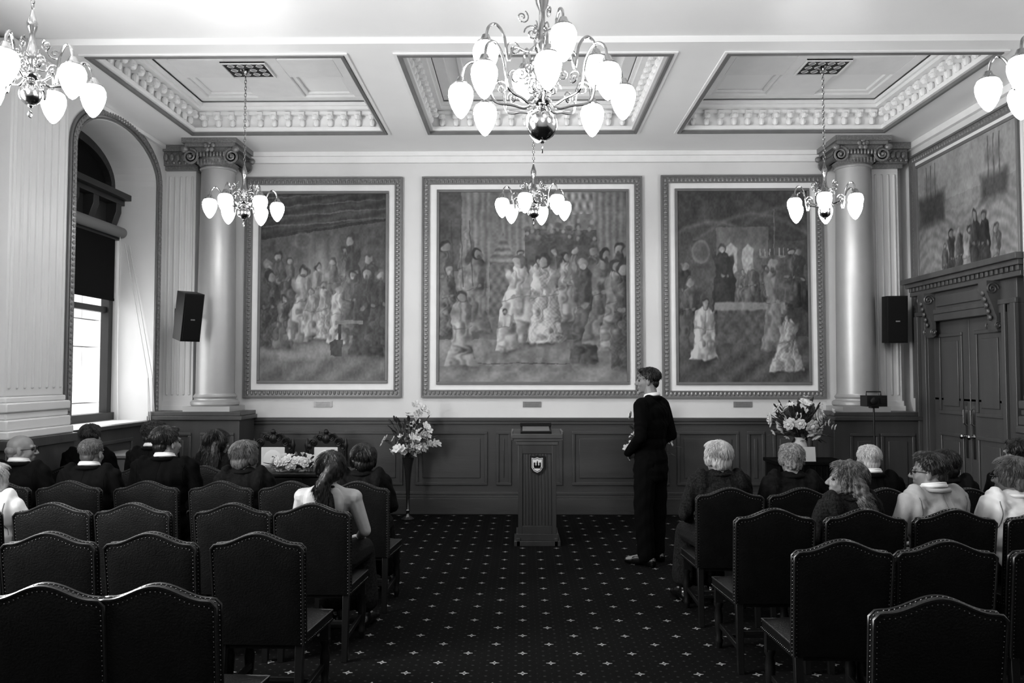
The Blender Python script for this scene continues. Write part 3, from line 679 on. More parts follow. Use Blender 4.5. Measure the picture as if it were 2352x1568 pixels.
# ---------------------------------------------------------------- audience chairs
def chair_template():
    r=root('dining_chair','dark leather high-backed chair with brass nail trim','chair',group='audience chairs')
    def zt(x):
        a=abs(x); z=.902+.053*(.5+.5*math.cos(PI*min(a/.185,1)))
        if a>.2: z-=(a-.2)**2/.028**2*.022
        return z
    rake=lambda z:-.225-max(0,z-.42)*.13
    mb=MB(); nx,nz=24,12; xs=[-.228+.456*i/nx for i in range(nx+1)]; z0=.40
    vs=[];idx={}
    for sd in (0,1):
        for j in range(nz+1):
            for i in range(nx+1):
                x=xs[i]; z=z0+(zt(x)-z0)*j/nz; e=min(1,min(i,nx-i)/3.5)*min(1,min(j,nz-j)/3)
                xx=x*(1-.04*(1-j/nz)); puff=.016*(e**.5)
                y=rake(z)+( -.022-puff*.5 if sd==0 else .022+puff)
                idx[sd,i,j]=len(vs); vs.append((xx,y,z))
    fs=[]
    for i in range(nx):
        for j in range(nz):
            fs.append([idx[0,i,j],idx[0,i+1,j],idx[0,i+1,j+1],idx[0,i,j+1]]); fs.append([idx[1,i,j],idx[1,i,j+1],idx[1,i+1,j+1],idx[1,i+1,j]])
    for i in range(nx):
        fs.append([idx[0,i,nz],idx[0,i+1,nz],idx[1,i+1,nz],idx[1,i,nz]]); fs.append([idx[0,i,0],idx[1,i,0],idx[1,i+1,0],idx[0,i+1,0]])
    for j in range(nz):
        fs.append([idx[0,0,j],idx[0,0,j+1],idx[1,0,j+1],idx[1,0,j]]); fs.append([idx[0,nx,j],idx[1,nx,j],idx[1,nx,j+1],idx[0,nx,j+1]])
    mb.add(vs,fs)
    per=[(xs[0]*(1-.04*(1-j/nz)),z0+(zt(xs[0])-z0)*j/nz) for j in range(nz+1)]+[(x,zt(x)) for x in xs[1:-1]]+[(xs[-1]*(1-.04*(1-j/nz)),z0+(zt(xs[-1])-z0)*j/nz) for j in range(nz,-1,-1)]
    for sy in (-.022,.022): mb.tube([(x,rake(z)+sy,z) for x,z in per],.0065,6,1)
    def nails(pp,f):
        acc=0
        for a,b2 in zip(pp[:-1],pp[1:]):
            a=Vector(a);b2=Vector(b2);L=(b2-a).length;k=acc
            while k<L:
                p=a.lerp(b2,k/L); f(p); k+=.019
            acc=k-L
    nails([(x*.955,z-.018*(1 if z>.8 else 0)) for x,z in per],lambda p:mb.ell((p.x,rake(p.y)-.0245,p.y),(.0028,.002,.0028),nu=6,nv=4,mi=2))
    nails([(x,z) for x,z in per],lambda p:mb.ell((p.x*1.012,rake(p.y),p.y+.004*(1 if abs(p.x)<.2 else 0)),(.0033,.0033,.0033),nu=6,nv=4,mi=2))
    obj('backrest',mb.mesh('backrest',[M['leather'],M['piping'],M['nail']],50),r)
    mb=MB(); n=14; vs=[];fs=[]
    def hw(t): return .205+.035*t
    for j in range(n+1):
        for i in range(n+1):
            t=j/n;u=-1+2*i/n; e=min(1,min(i,n-i)/3)*min(1,min(j,n-j)/3)
            vs.append((u*hw(t),-.225+.46*t,.435+.035*e**.6))
    for j in range(n):
        for i in range(n): a=j*(n+1)+i; fs.append([a,a+1,a+n+2,a+n+1])
    mb.add(vs,fs)
    mb.prism([(-.205,-.225),(.205,-.225),(.24,.235),(-.24,.235)],'z',.375,.436)
    pp=[(-.205,-.2),(-.24,.235),(.24,.235),(.205,-.2)]
    nails(pp,lambda p:mb.ell((p.x*1.01,p.y*1.008,.39),(.0035,.0035,.0035),nu=6,nv=4,mi=2))
    mb.tube([(x,y,.434) for x,y in pp],.006,6,1)
    obj('seat',mb.mesh('seat',[M['leather'],M['piping'],M['nail']],50),r)
    for x in (-.215,.215):
        mb=MB(); X=x*.97
        mb.lathe([(.016,0),(.022,.03),(.026,.05),(.018,.07),(.024,.12),(.028,.2),(.02,.25),(.03,.27),(.03,.29)],n=14)
        mb.box(-.024,.024,-.024,.024,.28,.4)
        obj('leg',mb.mesh('leg',[M['woodblk']]),r,(X,.2,0))
        mb=MB(); mb.add([(-.018,-.05,0),(.018,-.05,0),(.018,-.015,0),(-.018,-.015,0),(-.02,-.02,.42),(.02,-.02,.42),(.02,.022,.42),(-.02,.022,.42)],[[0,3,2,1],[4,5,6,7],[0,1,5,4],[1,2,6,5],[2,3,7,6],[3,0,4,7]])
        obj('leg',mb.mesh('leg',[M['woodblk']]),r,(x*.9,-.215,0),bevel=.003)
    mb=MB()
    for x in (-.2,.2): mb.box(x-.011,x+.011,-.23,.2,.13,.16)
    mb.box(-.2,.2,-.03,-.008,.135,.157); mb.box(-.2,.2,-.245,-.225,.22,.245)
    obj('stretcher',mb.mesh('stretcher',[M['woodblk']]),r,bevel=.003)
    return r
CT=chair_template(); first=True
ROWS=[(3.0,[-1.77,-1.34]),(3.98,[-2.34,-1.82,-1.295]),(4.89,[-3.4,-2.86,-2.35,-1.75,-1.27]),(5.9,[-3.86,-3.33,-2.76,-2.2,-1.69,-1.2]),(6.9,[-3.9,-3.27,-2.72]),
 (2.87,[1.46]),(3.84,[1.51,1.99,2.52]),(4.73,[1.46,1.99,2.51,3.03]),(5.6,[1.43,1.92,2.48,3.05,3.6])]
for d,xs in ROWS:
    for x in xs:
        jit=random.uniform(-.04,.04); L=(x,d+.29,0)
        if first: CT.location=L; first=False
        else: dup(CT,L,(0,0,jit))
# ---------------------------------------------------------------- people
def voxel(mb,name,vox,mats,smooth=3,disp=None,keep=None):
    me=mb.mesh(name+'_src',[],0,fix=False)
    o=bpy.data.objects.new('tmp',me); COL.objects.link(o)
    m=o.modifiers.new('r','REMESH'); m.mode='VOXEL'; m.voxel_size=vox
    if smooth:
        m=o.modifiers.new('s','SMOOTH'); m.factor=.5; m.iterations=smooth
    dg=bpy.context.evaluated_depsgraph_get(); ev=o.evaluated_get(dg)
    out=bpy.data.meshes.new_from_object(ev); out.name=name
    bpy.data.objects.remove(o); bpy.data.meshes.remove(me)
    out.materials.clear()
    for q in mats: out.materials.append(q)
    n=len(out.vertices)
    if disp:
        co=np.empty(n*3,np.float32); out.vertices.foreach_get('co',co); co=co.reshape(-1,3)
        no=np.empty(n*3,np.float32); out.vertex_normals.foreach_get('vector',no); no=no.reshape(-1,3)
        co=co+no*disp(co)[:,None]; out.vertices.foreach_set('co',co.reshape(-1).astype(np.float32))
    out.polygons.foreach_set('use_smooth',[True]*len(out.polygons)); out.update()
    return out
def add_strands(me,HC,n,L,lift,curl,seed,mt):
    q=np.random.default_rng(seed); nv=len(me.vertices)
    co=np.empty(nv*3,np.float32); me.vertices.foreach_get('co',co); co=co.reshape(-1,3)
    no=np.empty(nv*3,np.float32); me.vertex_normals.foreach_get('vector',no); no=no.reshape(-1,3)
    hc=np.array(HC)
    mb=MB(); fs=[list(p.vertices) for p in me.polygons]; mb.add(co,fs)
    for i in q.integers(0,nv,n):
        p=co[i].astype(float); nn=no[i].astype(float)
        if nn[2]<-.25: continue
        crown=hc+np.array([0,-.05,.12]); rad=p-crown; rad[2]=0
        d=rad/(np.linalg.norm(rad)+.02)*.6+np.array([0,0,-1.0])*(1 if p[2]<hc[2]+.09 else .35)+q.normal(0,.11,3)
        d=d-nn*d.dot(nn); d=d/(np.linalg.norm(d)+1e-6); l=L*q.uniform(.4,1.0); pts=[]
        sd=np.cross(nn,d); ph=q.uniform(0,6.28); R0=np.linalg.norm(p-hc)
        for k in range(6):
            t=k/5; s_=p+d*l*t+sd*curl*math.sin(ph+t*7)+nn*(curl*math.cos(ph+t*7)+.0005)
            if p[2]>hc[2]-.06:
                v=s_-hc; rr=np.linalg.norm(v); s_=hc+v/rr*(R0+(rr-R0)*.1)
            s_=s_+nn*lift*t*t; pts.append(s_.tolist())
        w_=q.uniform(.0007,.0015); mb.tube(pts,[w_,w_*1.2,w_*1.2,w_,w_*.8,w_*.3],3)
    out=mb.mesh('hair',[mt],80,fix=False); bpy.data.meshes.remove(me); return out
def hand(mb,w,d,n,ts):
    w=Vector(w); d=Vector(d).normalized(); n=Vector(n); n=(n-d*n.dot(d)).normalized(); s=d.cross(n)
    for o_ in (-.026,-.009,.009,.026): mb.cap(w+d*.005+s*o_*.6,w+d*.085+s*o_,.013,.0125,8)
    for o_,L in ((-.031,.058),(-.0105,.075),(.0105,.08),(.031,.07)):
        if ts<0:o_=-o_
        b=w+d*.088+s*o_; m1=b+d*L*.5-n*.008; m2=m1+d*L*.22-n*.02; t=m2+d*L*.05-n*.02
        mb.cap(b,m1,.0092,.0085,8); mb.cap(m1,m2,.0085,.008,8); mb.cap(m2,t,.008,.007,8)
    b=w+d*.025+s*ts*.03; m1=b+d*.032+s*ts*.03-n*.006; t=m1+d*.03+s*ts*.006-n*.01
    mb.cap(b,m1,.014,.011,8); mb.cap(m1,t,.010,.0085,8)
PID=[0]
def person(x,y,yaw,label,hair='short',hm='hair_b',cloth='suit',cm='suit',hy=0,hp=0,top=1.29,lean=0.0,glasses=False,pose='sit',roll=0,hs=1.0,w=1.0,legs='suit',tilt=0,skin='skin'):
    PID[0]+=1
    R0=root('person',label,'person',(x,y,0),(0,0,math.radians(yaw)),group='wedding guests' if pose=='sit' else None)
    if pose=='sit':
        dz=top-1.29; sh=1.03+dz*.8
        def T(z): return Vector((tilt*(z-.55),lean*(z-.55)-.02,z))
        neck0=T(sh+.015); HC=T(top-.118)+Vector((0,.03+lean*.05,0))
        S={s_:T(sh-.035)+Vector((s_*.175*w,0,0)) for s_ in (-1,1)}
        E={s_:T(.74)+Vector((s_*.24*w,.04,0)) for s_ in (-1,1)}
        Wr={s_:Vector((s_*.12,.27,.655)) for s_ in (-1,1)}
        K={s_:Vector((s_*.11,.43,.525)) for s_ in (-1,1)}; HJ={s_:Vector((s_*.09,.0,.56)) for s_ in (-1,1)}
        A={s_:Vector((s_*.11,.42,.1)) for s_ in (-1,1)}; toe={s_:A[s_]+Vector((s_*.02,.16,-.065)) for s_ in (-1,1)}
        hd={s_:(Vector((-s_*.25,.9,-.3)),Vector((0,.2,1))) for s_ in (-1,1)}
        zs=[(.6,.165,.13),(.7,.15,.115),(.8,.15,.11),(.9,.165,.118),(sh-.08,.172,.115)]
    else:
        def T(z): return Vector((0,-.012*(z-.95)*2,z))
        sh=1.50; neck0=T(1.505); HC=Vector((0,.03,top-.12))
        S={s_:T(1.455)+Vector((s_*.185,0,0)) for s_ in (-1,1)}
        E={s_:Vector((s_*.26,-.06,1.17)) for s_ in (-1,1)}
        Wr={1:Vector((.09,.17,.99)),-1:Vector((-.11,.19,1.0))}
        HJ={s_:Vector((s_*.09,0,.93)) for s_ in (-1,1)}; K={s_:Vector((s_*.115,.01,.51)) for s_ in (-1,1)}
        A={s_:Vector((s_*.12,-.03,.09)) for s_ in (-1,1)}; A[1]+=Vector((0,.05,0)); toe={s_:A[s_]+Vector((s_*.03,.19,-.055)) for s_ in (-1,1)}
        hd={1:(Vector((-.8,.5,-.1)),Vector((.3,.8,.3))),-1:(Vector((.7,.5,.15)),Vector((-.3,.8,.3)))}
        zs=[(.9,.17,.135),(1.0,.165,.13),(1.1,.165,.125),(1.2,.172,.125),(1.3,.18,.128),(1.38,.182,.125)]
    RH=(Matrix.Rotation(math.radians(hy),3,'Z')@Matrix.Rotation(math.radians(roll),3,'Y')@Matrix.Rotation(math.radians(hp),3,'X'))
    RY=Matrix.Rotation(math.radians(hy),3,'Z')
    def h(p): return HC+RH@(Vector(p)*hs)
    def torso(mb,k):
        for z,rx,ry in zs: mb.ell(T(z),(rx*w*k,ry*k*w,.1))
        mb.cap(T(sh-.05)+Vector((-.13*w,0,0)),T(sh-.05)+Vector((.13*w,0,0)),.068*k,.068*k)
        for s_ in (-1,1): mb.cap(T(sh-.03)+Vector((s_*.13*w,-.01,0)),T(sh+.015)+Vector((s_*.03*w,-.015,0)),.05*k,.052*k)
    b=MB(); torso(b,.93)
    nr=.050 if legs=='skirt' else .058
    b.cap(neck0+Vector((0,-.012,-.02)),HC+Vector((0,-.02,-.05)),nr+.004,nr)
    for s_ in (-1,1):
        b.cap(S[s_],E[s_],.05,.039); b.cap(E[s_],Wr[s_],.039,.026); b.cap(S[s_]*.5+T(sh-.03)*.5,S[s_],.06,.055)
        b.cap(HJ[s_],K[s_],.085,.055); b.cap(K[s_],A[s_],.053,.036); b.cap(A[s_],toe[s_],.035,.028)
        hand(b,Wr[s_],hd[s_][0],hd[s_][1],-s_)
    if cloth=='backless':
        for s_ in (-1,1): b.ell(T(.93)+Vector((s_*.075,-.085,0)),(.06,.03,.1))
    RHm=np.array(RH)
    E_=lambda c,r: b.ell(h(c),np.array(r)*hs,RHm,nu=16,nv=12)
    E_((0,-.014,.03),(.074,.094,.082)); E_((0,.022,-.03),(.061,.068,.08)); E_((0,.03,-.075),(.047,.05,.036)); E_((0,.068,-.098),(.02,.018,.016))
    for s_ in (-1,1):
        E_((s_*.034,.058,-.03),(.024,.024,.026)); E_((s_*.077,-.004,-.012),(.009,.019,.031)); E_((s_*.012,.1,-.034),(.009,.012,.008))
    b.cap(h((-.04,.076,.022)),h((.04,.076,.022)),.011,.011); b.cap(h((0,.084,.012)),h((0,.108,-.03)),.0075,.0125)
    b.cap(h((-.02,.083,-.06)),h((.02,.083,-.06)),.008,.008); b.cap(h((-.016,.08,-.072)),h((.016,.08,-.072)),.008,.008)
    obj('body',voxel(b,'body',.0065,[M[skin]],3),R0)
    mb=MB()
    for s_ in (-1,1): mb.ell(h((s_*.031,.077,.0)),(.013,.011,.007),RHm,nu=10,nv=6)
    obj('eyes',mb.mesh('eyes',[M['eye']],60),R0)
    mb=MB()
    for s_ in (-1,1): mb.cap(h((s_*.016,.09,.022)),h((s_*.045,.08,.024)),.0035,.0028,6)
    obj('eyebrows',mb.mesh('eyebrows',[M[hm]],60),R0)
    b=MB(); Hh=lambda c,r: b.ell(h(c),np.array(r)*hs,RHm,nu=16,nv=12)
    amp,fr=.0035,60; sn,sl,slf,scu=1800,.03,.001,.0006
    if hair in('short','quiff'):
        Hh((0,-.026,.045),(.083,.098,.08)); Hh((0,-.058,-.022),(.058,.045,.05)); Hh((0,.03,.088),(.058,.05,.03))
        for s_ in (-1,1): Hh((s_*.066,-.02,.025),(.018,.04,.04))
        if hair=='quiff': Hh((0,.035,.098),(.055,.045,.03)); Hh((0,0,.102),(.06,.07,.025)); slf=.002
    elif hair=='crop':
        Hh((0,-.022,.042),(.080,.096,.078)); Hh((0,-.058,-.018),(.056,.042,.048)); Hh((0,.03,.085),(.055,.046,.024)); amp=.002; sl=.02
    elif hair=='curly':
        Hh((0,-.03,.05),(.09,.104,.085)); Hh((0,-.065,-.015),(.066,.048,.055)); Hh((0,.03,.098),(.066,.052,.03)); amp,fr=.006,110
        for s_ in (-1,1): Hh((s_*.072,-.02,.015),(.024,.045,.045))
        sn,sl,slf,scu=2200,.03,.002,.005
    elif hair=='bald':
        Hh((0,-.045,-.005),(.078,.075,.05)); Hh((0,-.062,-.035),(.06,.04,.04)); amp=.002; sl=.016
    elif hair=='bob':
        Hh((0,-.03,.045),(.092,.104,.088)); Hh((0,-.062,-.025),(.078,.054,.062)); Hh((0,.025,.098),(.066,.056,.028)); amp,fr=.004,70
        for s_ in (-1,1): Hh((s_*.076,-.012,.0),(.024,.048,.058))
        sn,sl,slf,scu=3000,.042,.001,.001
    elif hair in('long','wavy'):
        Hh((0,-.028,.045),(.088,.102,.085)); Hh((0,.02,.093),(.062,.056,.028)); 
        for s_ in (-1,1): Hh((s_*.076,-.012,-.01),(.022,.048,.07))
        for k in (-.065,-.03,0,.03,.065):
            p0=h((k,-.06,0)); p1=HC+RY@Vector((k*1.5,-.11,-.16)); p2=HC+RY@Vector((k*1.6,-.125,-.33+abs(k)*.6))
            b.cap(p0,p1,.048,.043); b.cap(p1,p2,.043,.02)
        amp,fr=(.009,70) if hair=='wavy' else (.004,80)
        sn,sl,slf,scu=(4500,.06,.002,.004) if hair=='wavy' else (4000,.09,.001,.0008)
    elif hair=='pony':
        Hh((0,-.026,.045),(.085,.1,.082)); Hh((0,.02,.09),(.06,.056,.026)); Hh((0,-.11,.03),(.045,.045,.045)); Hh((0,-.06,-.03),(.06,.045,.045))
        for s_ in (-1,1): Hh((s_*.068,-.012,-.0),(.02,.045,.045))
        p=[h((0,-.13,.02)),HC+Vector((.0,-.16,-.1)),HC+Vector((.02,-.165,-.25)),HC+Vector((.05,-.16,-.42))]
        for a_,b_,ra,rb in ((0,1,.045,.048),(1,2,.048,.034),(2,3,.034,.013)): b.cap(p[a_],p[b_],ra,rb)
        amp,fr=.004,90; sn,sl,slf,scu=3600,.06,.001,.0008
    def disp(co):
        q=co-np.array(HC); ang=np.arctan2(q[:,0],q[:,1])
        if hair in('curly','wavy'):
            return amp*(np.sin(q[:,0]*fr+2*np.sin(q[:,2]*fr*.7))*np.sin(q[:,1]*fr+1.3)*np.sin(q[:,2]*fr*.9))+amp*.3*np.sin(ang*24)
        return amp*(.5*np.sin(q[:,0]*70+3*np.sin(q[:,2]*40))*np.sin(q[:,1]*60+q[:,2]*45)+.3*np.sin(ang*31+3*np.sin(q[:,2]*50)))
    hmesh=voxel(b,'hair',.0055,[M[hm]],2,disp)
    obj('hair',add_strands(hmesh,HC,sn,sl,slf,scu,PID[0],M[hm]),R0)
    if cloth in('suit','top'):
        b=MB(); torso(b,1.05)
        # cloth bridges over the spine and shoulder blades: a flat, draped back and chest
        b.ell(T(sh-.11)+Vector((0,-.012,0)),(.185*w,.128*w,.115)); b.ell(T(sh-.22)+Vector((0,-.008,0)),(.178*w,.13*w,.15))
        b.cap(T(sh-.028)+Vector((-.10*w,-.03,0)),T(sh-.028)+Vector((.10*w,-.03,0)),.062,.062)
        b.ell(T(sh-.01)+Vector((0,-.02,0)),(.11*w,.07,.055))
        for s_ in (-1,1):
            b.cap(S[s_]*.5+T(sh-.03)*.5,S[s_],.066,.066)
            b.cap(S[s_],E[s_],.066,.055); b.cap(E[s_],E[s_].lerp(Wr[s_],.93),.055,.04)
            b.ell(S[s_]*.8+T(.86)*.2+Vector((0,-.01,0)),(.06,.09,.13))
        if cloth=='suit':
            b.cap(neck0+Vector((-.03,-.028,-.004)),neck0+Vector((.03,-.028,-.004)),.048,.048)
            for s_ in (-1,1): b.cap(S[s_]+Vector((-s_*.03,0,.018)),S[s_]+Vector((s_*.012,0,.008)),.058,.056)
            if pose!='sit': 
                b.ell(T(.86),(.195,.155,.13)); b.ell(T(.96),(.185,.145,.12)); b.ell(T(.80),(.19,.15,.08))
        jm=voxel(b,'top',.009,[M[cm]],7,lambda co:.003*np.sin(co[:,2]*38+7*np.sin(co[:,0]*17+co[:,2]*9)+co[:,1]*30))
        obj('jacket' if cloth=='suit' else 'top',jm,R0)
        bvh=BVHTree.FromPolygons([v.co[:] for v in jm.vertices],[p.vertices[:] for p in jm.polygons])
        mb=MB()
        def seam(pts,rad=.0022):
            P=[]
            for px,pz in pts:
                hit=bvh.ray_cast(Vector((px,-.8,pz)),Vector((0,1,0)))
                if hit[0] is not None: P.append(hit[0]+Vector((0,-.0003,0)))
            if len(P)>2: mb.tube(P,rad,5)
        zb_=.62 if pose=='sit' else .86
        if cloth=='suit': seam([(T(z).x,z) for z in np.linspace(zb_,sh+.01,24)])
        for s_ in (-1,1):
            seam([(s_*(.165*w+.012*math.sin(t*PI)*-1),sh+.0-.21*t) for t in np.linspace(0,1,12)])
        obj('jacket_seam' if cloth=='suit' else 'top_seam',mb.mesh('seam',[M['seam'] if cm in('suitl','white') else M[cm]],60),R0)
        c0=neck0+Vector((0,-.004,.034))
        if cloth=='suit':
            mb=MB()
            def rg(rx,ry,dz): return [c0+Vector((rx*math.cos(a),ry*math.sin(a),-.012*math.sin(a)+dz)) for a in [i*2*PI/24 for i in range(24)]]
            mb.tube(rg(.068,.067,.004),.012,8,closed=True); mb.tube(rg(.065,.064,.018),.008,8,closed=True)
            obj('shirt_collar',mb.mesh('shirt_collar',[M['white']],60),R0)
            mb=MB()
            ringp=[c0+Vector((.082*math.cos(a),.080*math.sin(a)-.004,-.012-.03*max(0,math.sin(a)))) for a in [i*2*PI/24 for i in range(24)]]
            mb.tube(ringp,.014,8,closed=True)
            mb.tube([p+Vector((p.x-c0.x,p.y-c0.y,0)).normalized()*.013+Vector((0,0,-.008)) for p in ringp],.0018,4,1,closed=True)
            for s_ in (-1,1): mb.tube([c0+Vector((s_*.06,.06,-.03)),c0+Vector((s_*.07,.10,-.12)),c0+Vector((s_*.03,.128,-.25)),c0+Vector((0,.125,-.36))],[.012,.016,.014,.006],6)
            obj('jacket_collar',mb.mesh('jacket_collar',[M[cm],M['seam'] if cm=='suitl' else M[cm]],60),R0)
        else:
            mb=MB(); mb.tube([c0+Vector((.075*math.cos(a),.073*math.sin(a)-.006,-.022-.02*max(0,math.sin(a)))) for a in [i*2*PI/24 for i in range(24)]],.012,8,closed=True)
            obj('neckline',mb.mesh('neckline',[M[cm]],60),R0)
    elif cloth=='backless':
        b=MB()
        for z,rx,ry in zs[:3]: b.ell(T(z),(rx*w*1.04,ry*1.04*w,.1))
        b.ell(T(.9)+Vector((0,.03,0)),(.16*w,.1,.09))
        obj('dress',voxel(b,'dress',.009,[M[cm]],3),R0)
        mb=MB()
        for s_ in (-1,1): mb.cap(T(.9)+Vector((s_*.08,.11,0)),neck0+Vector((s_*.05,.0,.03)),.012,.01)
        mb.cap(neck0+Vector((-.05,-.05,.02)),neck0+Vector((.05,-.05,.02)),.01,.01); obj('halter_strap',mb.mesh('halter_strap',[M[cm]],60),R0)
        mb=MB(); mb.tube(cr([neck0+Vector((.03,-.07,.0)),T(.95)+Vector((.06,-.125,0)),T(.85)+Vector((.075,-.135,0)),T(.72)+Vector((.085,-.14,0)),T(.6)+Vector((.09,-.16,0))],6),.022,8)
        obj('scarf',mb.mesh('scarf',[M['dots']],60),R0)
    b=MB()
    if pose=='sit':
        if legs=='skirt':
            b.cap((-.08,0,.565),(-.1,.4,.545),.105,.08); b.cap((.08,0,.565),(.1,.4,.545),.105,.08); b.cap((0,0,.56),(0,.4,.54),.09,.075)
            b.cap((-.1,.42,.52),(-.11,.42,.2),.08,.1); b.cap((.1,.42,.52),(.11,.42,.2),.08,.1); b.cap((0,.42,.52),(0,.42,.2),.08,.09)
        else:
            for s_ in (-1,1): b.cap(HJ[s_],K[s_],.095,.07); b.cap(K[s_],A[s_]+Vector((0,0,.02)),.068,.058)
            b.ell((0,0,.57),(.17,.13,.095))
    else:
        for s_ in (-1,1): b.cap(HJ[s_],K[s_],.11,.092); b.cap(K[s_],A[s_]+Vector((0,.01,.005)),.092,.082)
        b.ell((0,0,.93),(.165,.13,.1))
    if legs=='skirt': obj('skirt',voxel(b,'skirt',.011,[M['dark' if cm=='white' else cm]],3),R0)
    else: obj('trousers',voxel(b,'trousers',.01,[M[cm]],3,lambda co:.003*np.sin(co[:,2]*40+5*np.sin(co[:,1]*12))),R0)
    for s_ in (-1,1):
        b=MB(); a0=A[s_]; t0=toe[s_]
        d_=Vector((t0.x-a0.x,t0.y-a0.y,0)).normalized(); c0=Vector((a0.x,a0.y,0))
        b.cap(c0-d_*.045+Vector((0,0,.045)),c0+d_*.02+Vector((0,0,.05)),.044,.047); b.cap(c0+Vector((0,0,.065)),c0+d_*.12+Vector((0,0,.045)),.05,.04); b.cap(c0+d_*.08+Vector((0,0,.038)),c0+d_*.2+Vector((0,0,.03)),.044,.028)
        b.cap(c0+Vector((0,0,.06)),c0+Vector((0,0,.10)),.046,.044)
        b.box(c0.x-.03,c0.x+.03,c0.y-.075,c0.y-.0,0,.03)
        me=voxel(b,'shoe',.008,[M['shoe']],2)
        co=np.empty(len(me.vertices)*3,np.float32); me.vertices.foreach_get('co',co); co=co.reshape(-1,3); co[:,2]=np.maximum(co[:,2],.002); me.vertices.foreach_set('co',co.reshape(-1)); me.update()
        obj('shoe',me,R0)
    if glasses:
        mb=MB()
        for s_ in (-1,1):
            mb.tube([h((s_*.033+.024*math.cos(a),.097,.0+.019*math.sin(a))) for a in [i*2*PI/16 for i in range(16)]],.0025,5,closed=True)
            mb.tube([h((s_*.057,.096,.004)),h((s_*.078,.06,.006)),h((s_*.082,-.01,.0))],.0025,5)
        mb.tube([h((-.009,.1,.003)),h((.009,.1,.003))],.0025,5)
        obj('glasses',mb.mesh('glasses',[M['black']],60),R0)
    return R0,HC
person(-3.9,6.25,0,'older man with glasses and receding hair looking sideways','bald','hair_g','suit','suit2',hy=-70,glasses=True,top=1.27)
person(-3.42,5.18,0,'blonde woman in a white top seated in a chair','bob','hair_w','top','white',hy=-10,top=1.16,legs='skirt',w=.92)
person(-3.9,7.25,0,'dark haired man in black suit seated in front row','short','hair_b','suit','suit',top=1.29)
person(-3.32,6.19,0,'man with short fair hair in dark suit seated','crop','hair_m','suit','suit2',top=1.245,hy=-5)
person(-3.32,7.25,0,'curly haired man in dark suit leaning sideways in front row','curly','hair_b','suit','suit2',top=1.31,hy=-15)
person(-2.74,6.19,0,'young man with dark hair in black suit glancing sideways','short','hair_d','suit','suit',top=1.33,hy=-28,w=1.12,hs=1.1)
person(-2.74,7.22,0,'woman with long straight dark hair seated','long','hair_d','top','dark',top=1.24,hy=-35,w=.92,legs='skirt')
person(-2.12,6.17,0,'woman with short fair hair in dark jacket seated','bob','hair_m','top','dark',top=1.22,hy=-25,w=.95,legs='skirt',hs=1.03)
person(-1.22,6.17,0,'dark haired woman seated looking sideways','bob','hair_d','top','dark',top=1.2,hy=20,w=.92,legs='skirt')
person(-1.24,5.19,-6,'woman with dark ponytail and scarf in a backless dress','pony','hair_d','backless','dots',top=1.24,hy=25,w=.97,legs='skirt',skin='skinl')
person(1.41,5.87,8,'woman with short white hair in patterned dark top','bob','hair_w','top','dots',top=1.25,w=1.0,hy=10,legs='skirt')
person(1.95,5.90,0,'elderly woman with short curly grey hair in dark top','curly','hair_g','top','dark',top=1.23,w=.95,legs='skirt',hs=.95)
person(1.99,5.0,12,'young woman with long wavy hair looking sideways','wavy','hair_m','top','dots',top=1.2,hy=62,w=.9,legs='skirt',hp=8)
person(2.51,5.90,0,'elderly man with white hair in black suit','crop','hair_w','suit','suit',top=1.23)
person(2.50,5.0,14,'young man with glasses in light grey suit looking sideways','quiff','hair_b','suit','suitl',top=1.255,hy=45,glasses=True)
person(3.06,5.90,0,'dark haired woman seated in dark dress','bob','hair_d','top','dark',top=1.19,w=.92,legs='skirt',hs=.95)
person(3.02,5.04,5,'woman with fair hair and glasses in a white top','bob','hair_m','top','white',top=1.22,hy=30,glasses=True,w=.95,legs='skirt')
person(3.6,5.92,0,'dark haired man in dark suit seated','short','hair_d','suit','suit2',top=1.27,hy=20)
gr,_=person(1.19,7.52,48,'man in black suit standing with hands held together','short','hair_d','suit','suit',hy=34,pose='stand',top=1.80,hs=1.03)
# ---------------------------------------------------------------- flowers
def petals(mb,n,R,cup,rings=1):
    for q in range(rings):
        for i in range(n):
            a=2*PI*i/n+q*.5; rr=R*(1-.28*q); tilt_=cup+q*.4
            M3=Matrix.Rotation(a,3,'Z')@Matrix.Rotation(-tilt_,3,'Y'); c=M3@Vector((rr*.55,0,0))
            mb.ell(tuple(c),(rr*.55,rr*.42,rr*.10),np.array(M3),nu=8,nv=5)
mb=MB(); petals(mb,5,.05,.35); mb.ell((0,0,.008),(.012,.012,.012),nu=6,nv=4); FL1=mb.mesh('blossom',[M['petal']],70)
mb=MB(); petals(mb,7,.065,.25,4); mb.ell((0,0,.02),(.025,.025,.025),nu=8,nv=5); FL2=mb.mesh('blossom',[M['petal']],70)
bo=obj('boutonniere',FL2,gr,(-.10,.15,1.36),(-1.4,0,.3)); bo.scale=(.6,.6,.6)
def blossoms(r,n,c,rad,me,seed,sc=(.8,1.2),shell=.6):
    q=random.Random(seed)
    for i in range(n):
        while True:
            d=Vector((q.uniform(-1,1),q.uniform(-1,1),q.uniform(-1,1)))
            if shell<d.length<1: break
        p=Vector((c[0]+d.x*rad[0],c[1]+d.y*rad[1],c[2]+d.z*rad[2]))
        o=obj('blossom',me,r,p,d.to_track_quat('Z','Y').to_euler()); k=q.uniform(*sc); o.scale=(k,k,k)
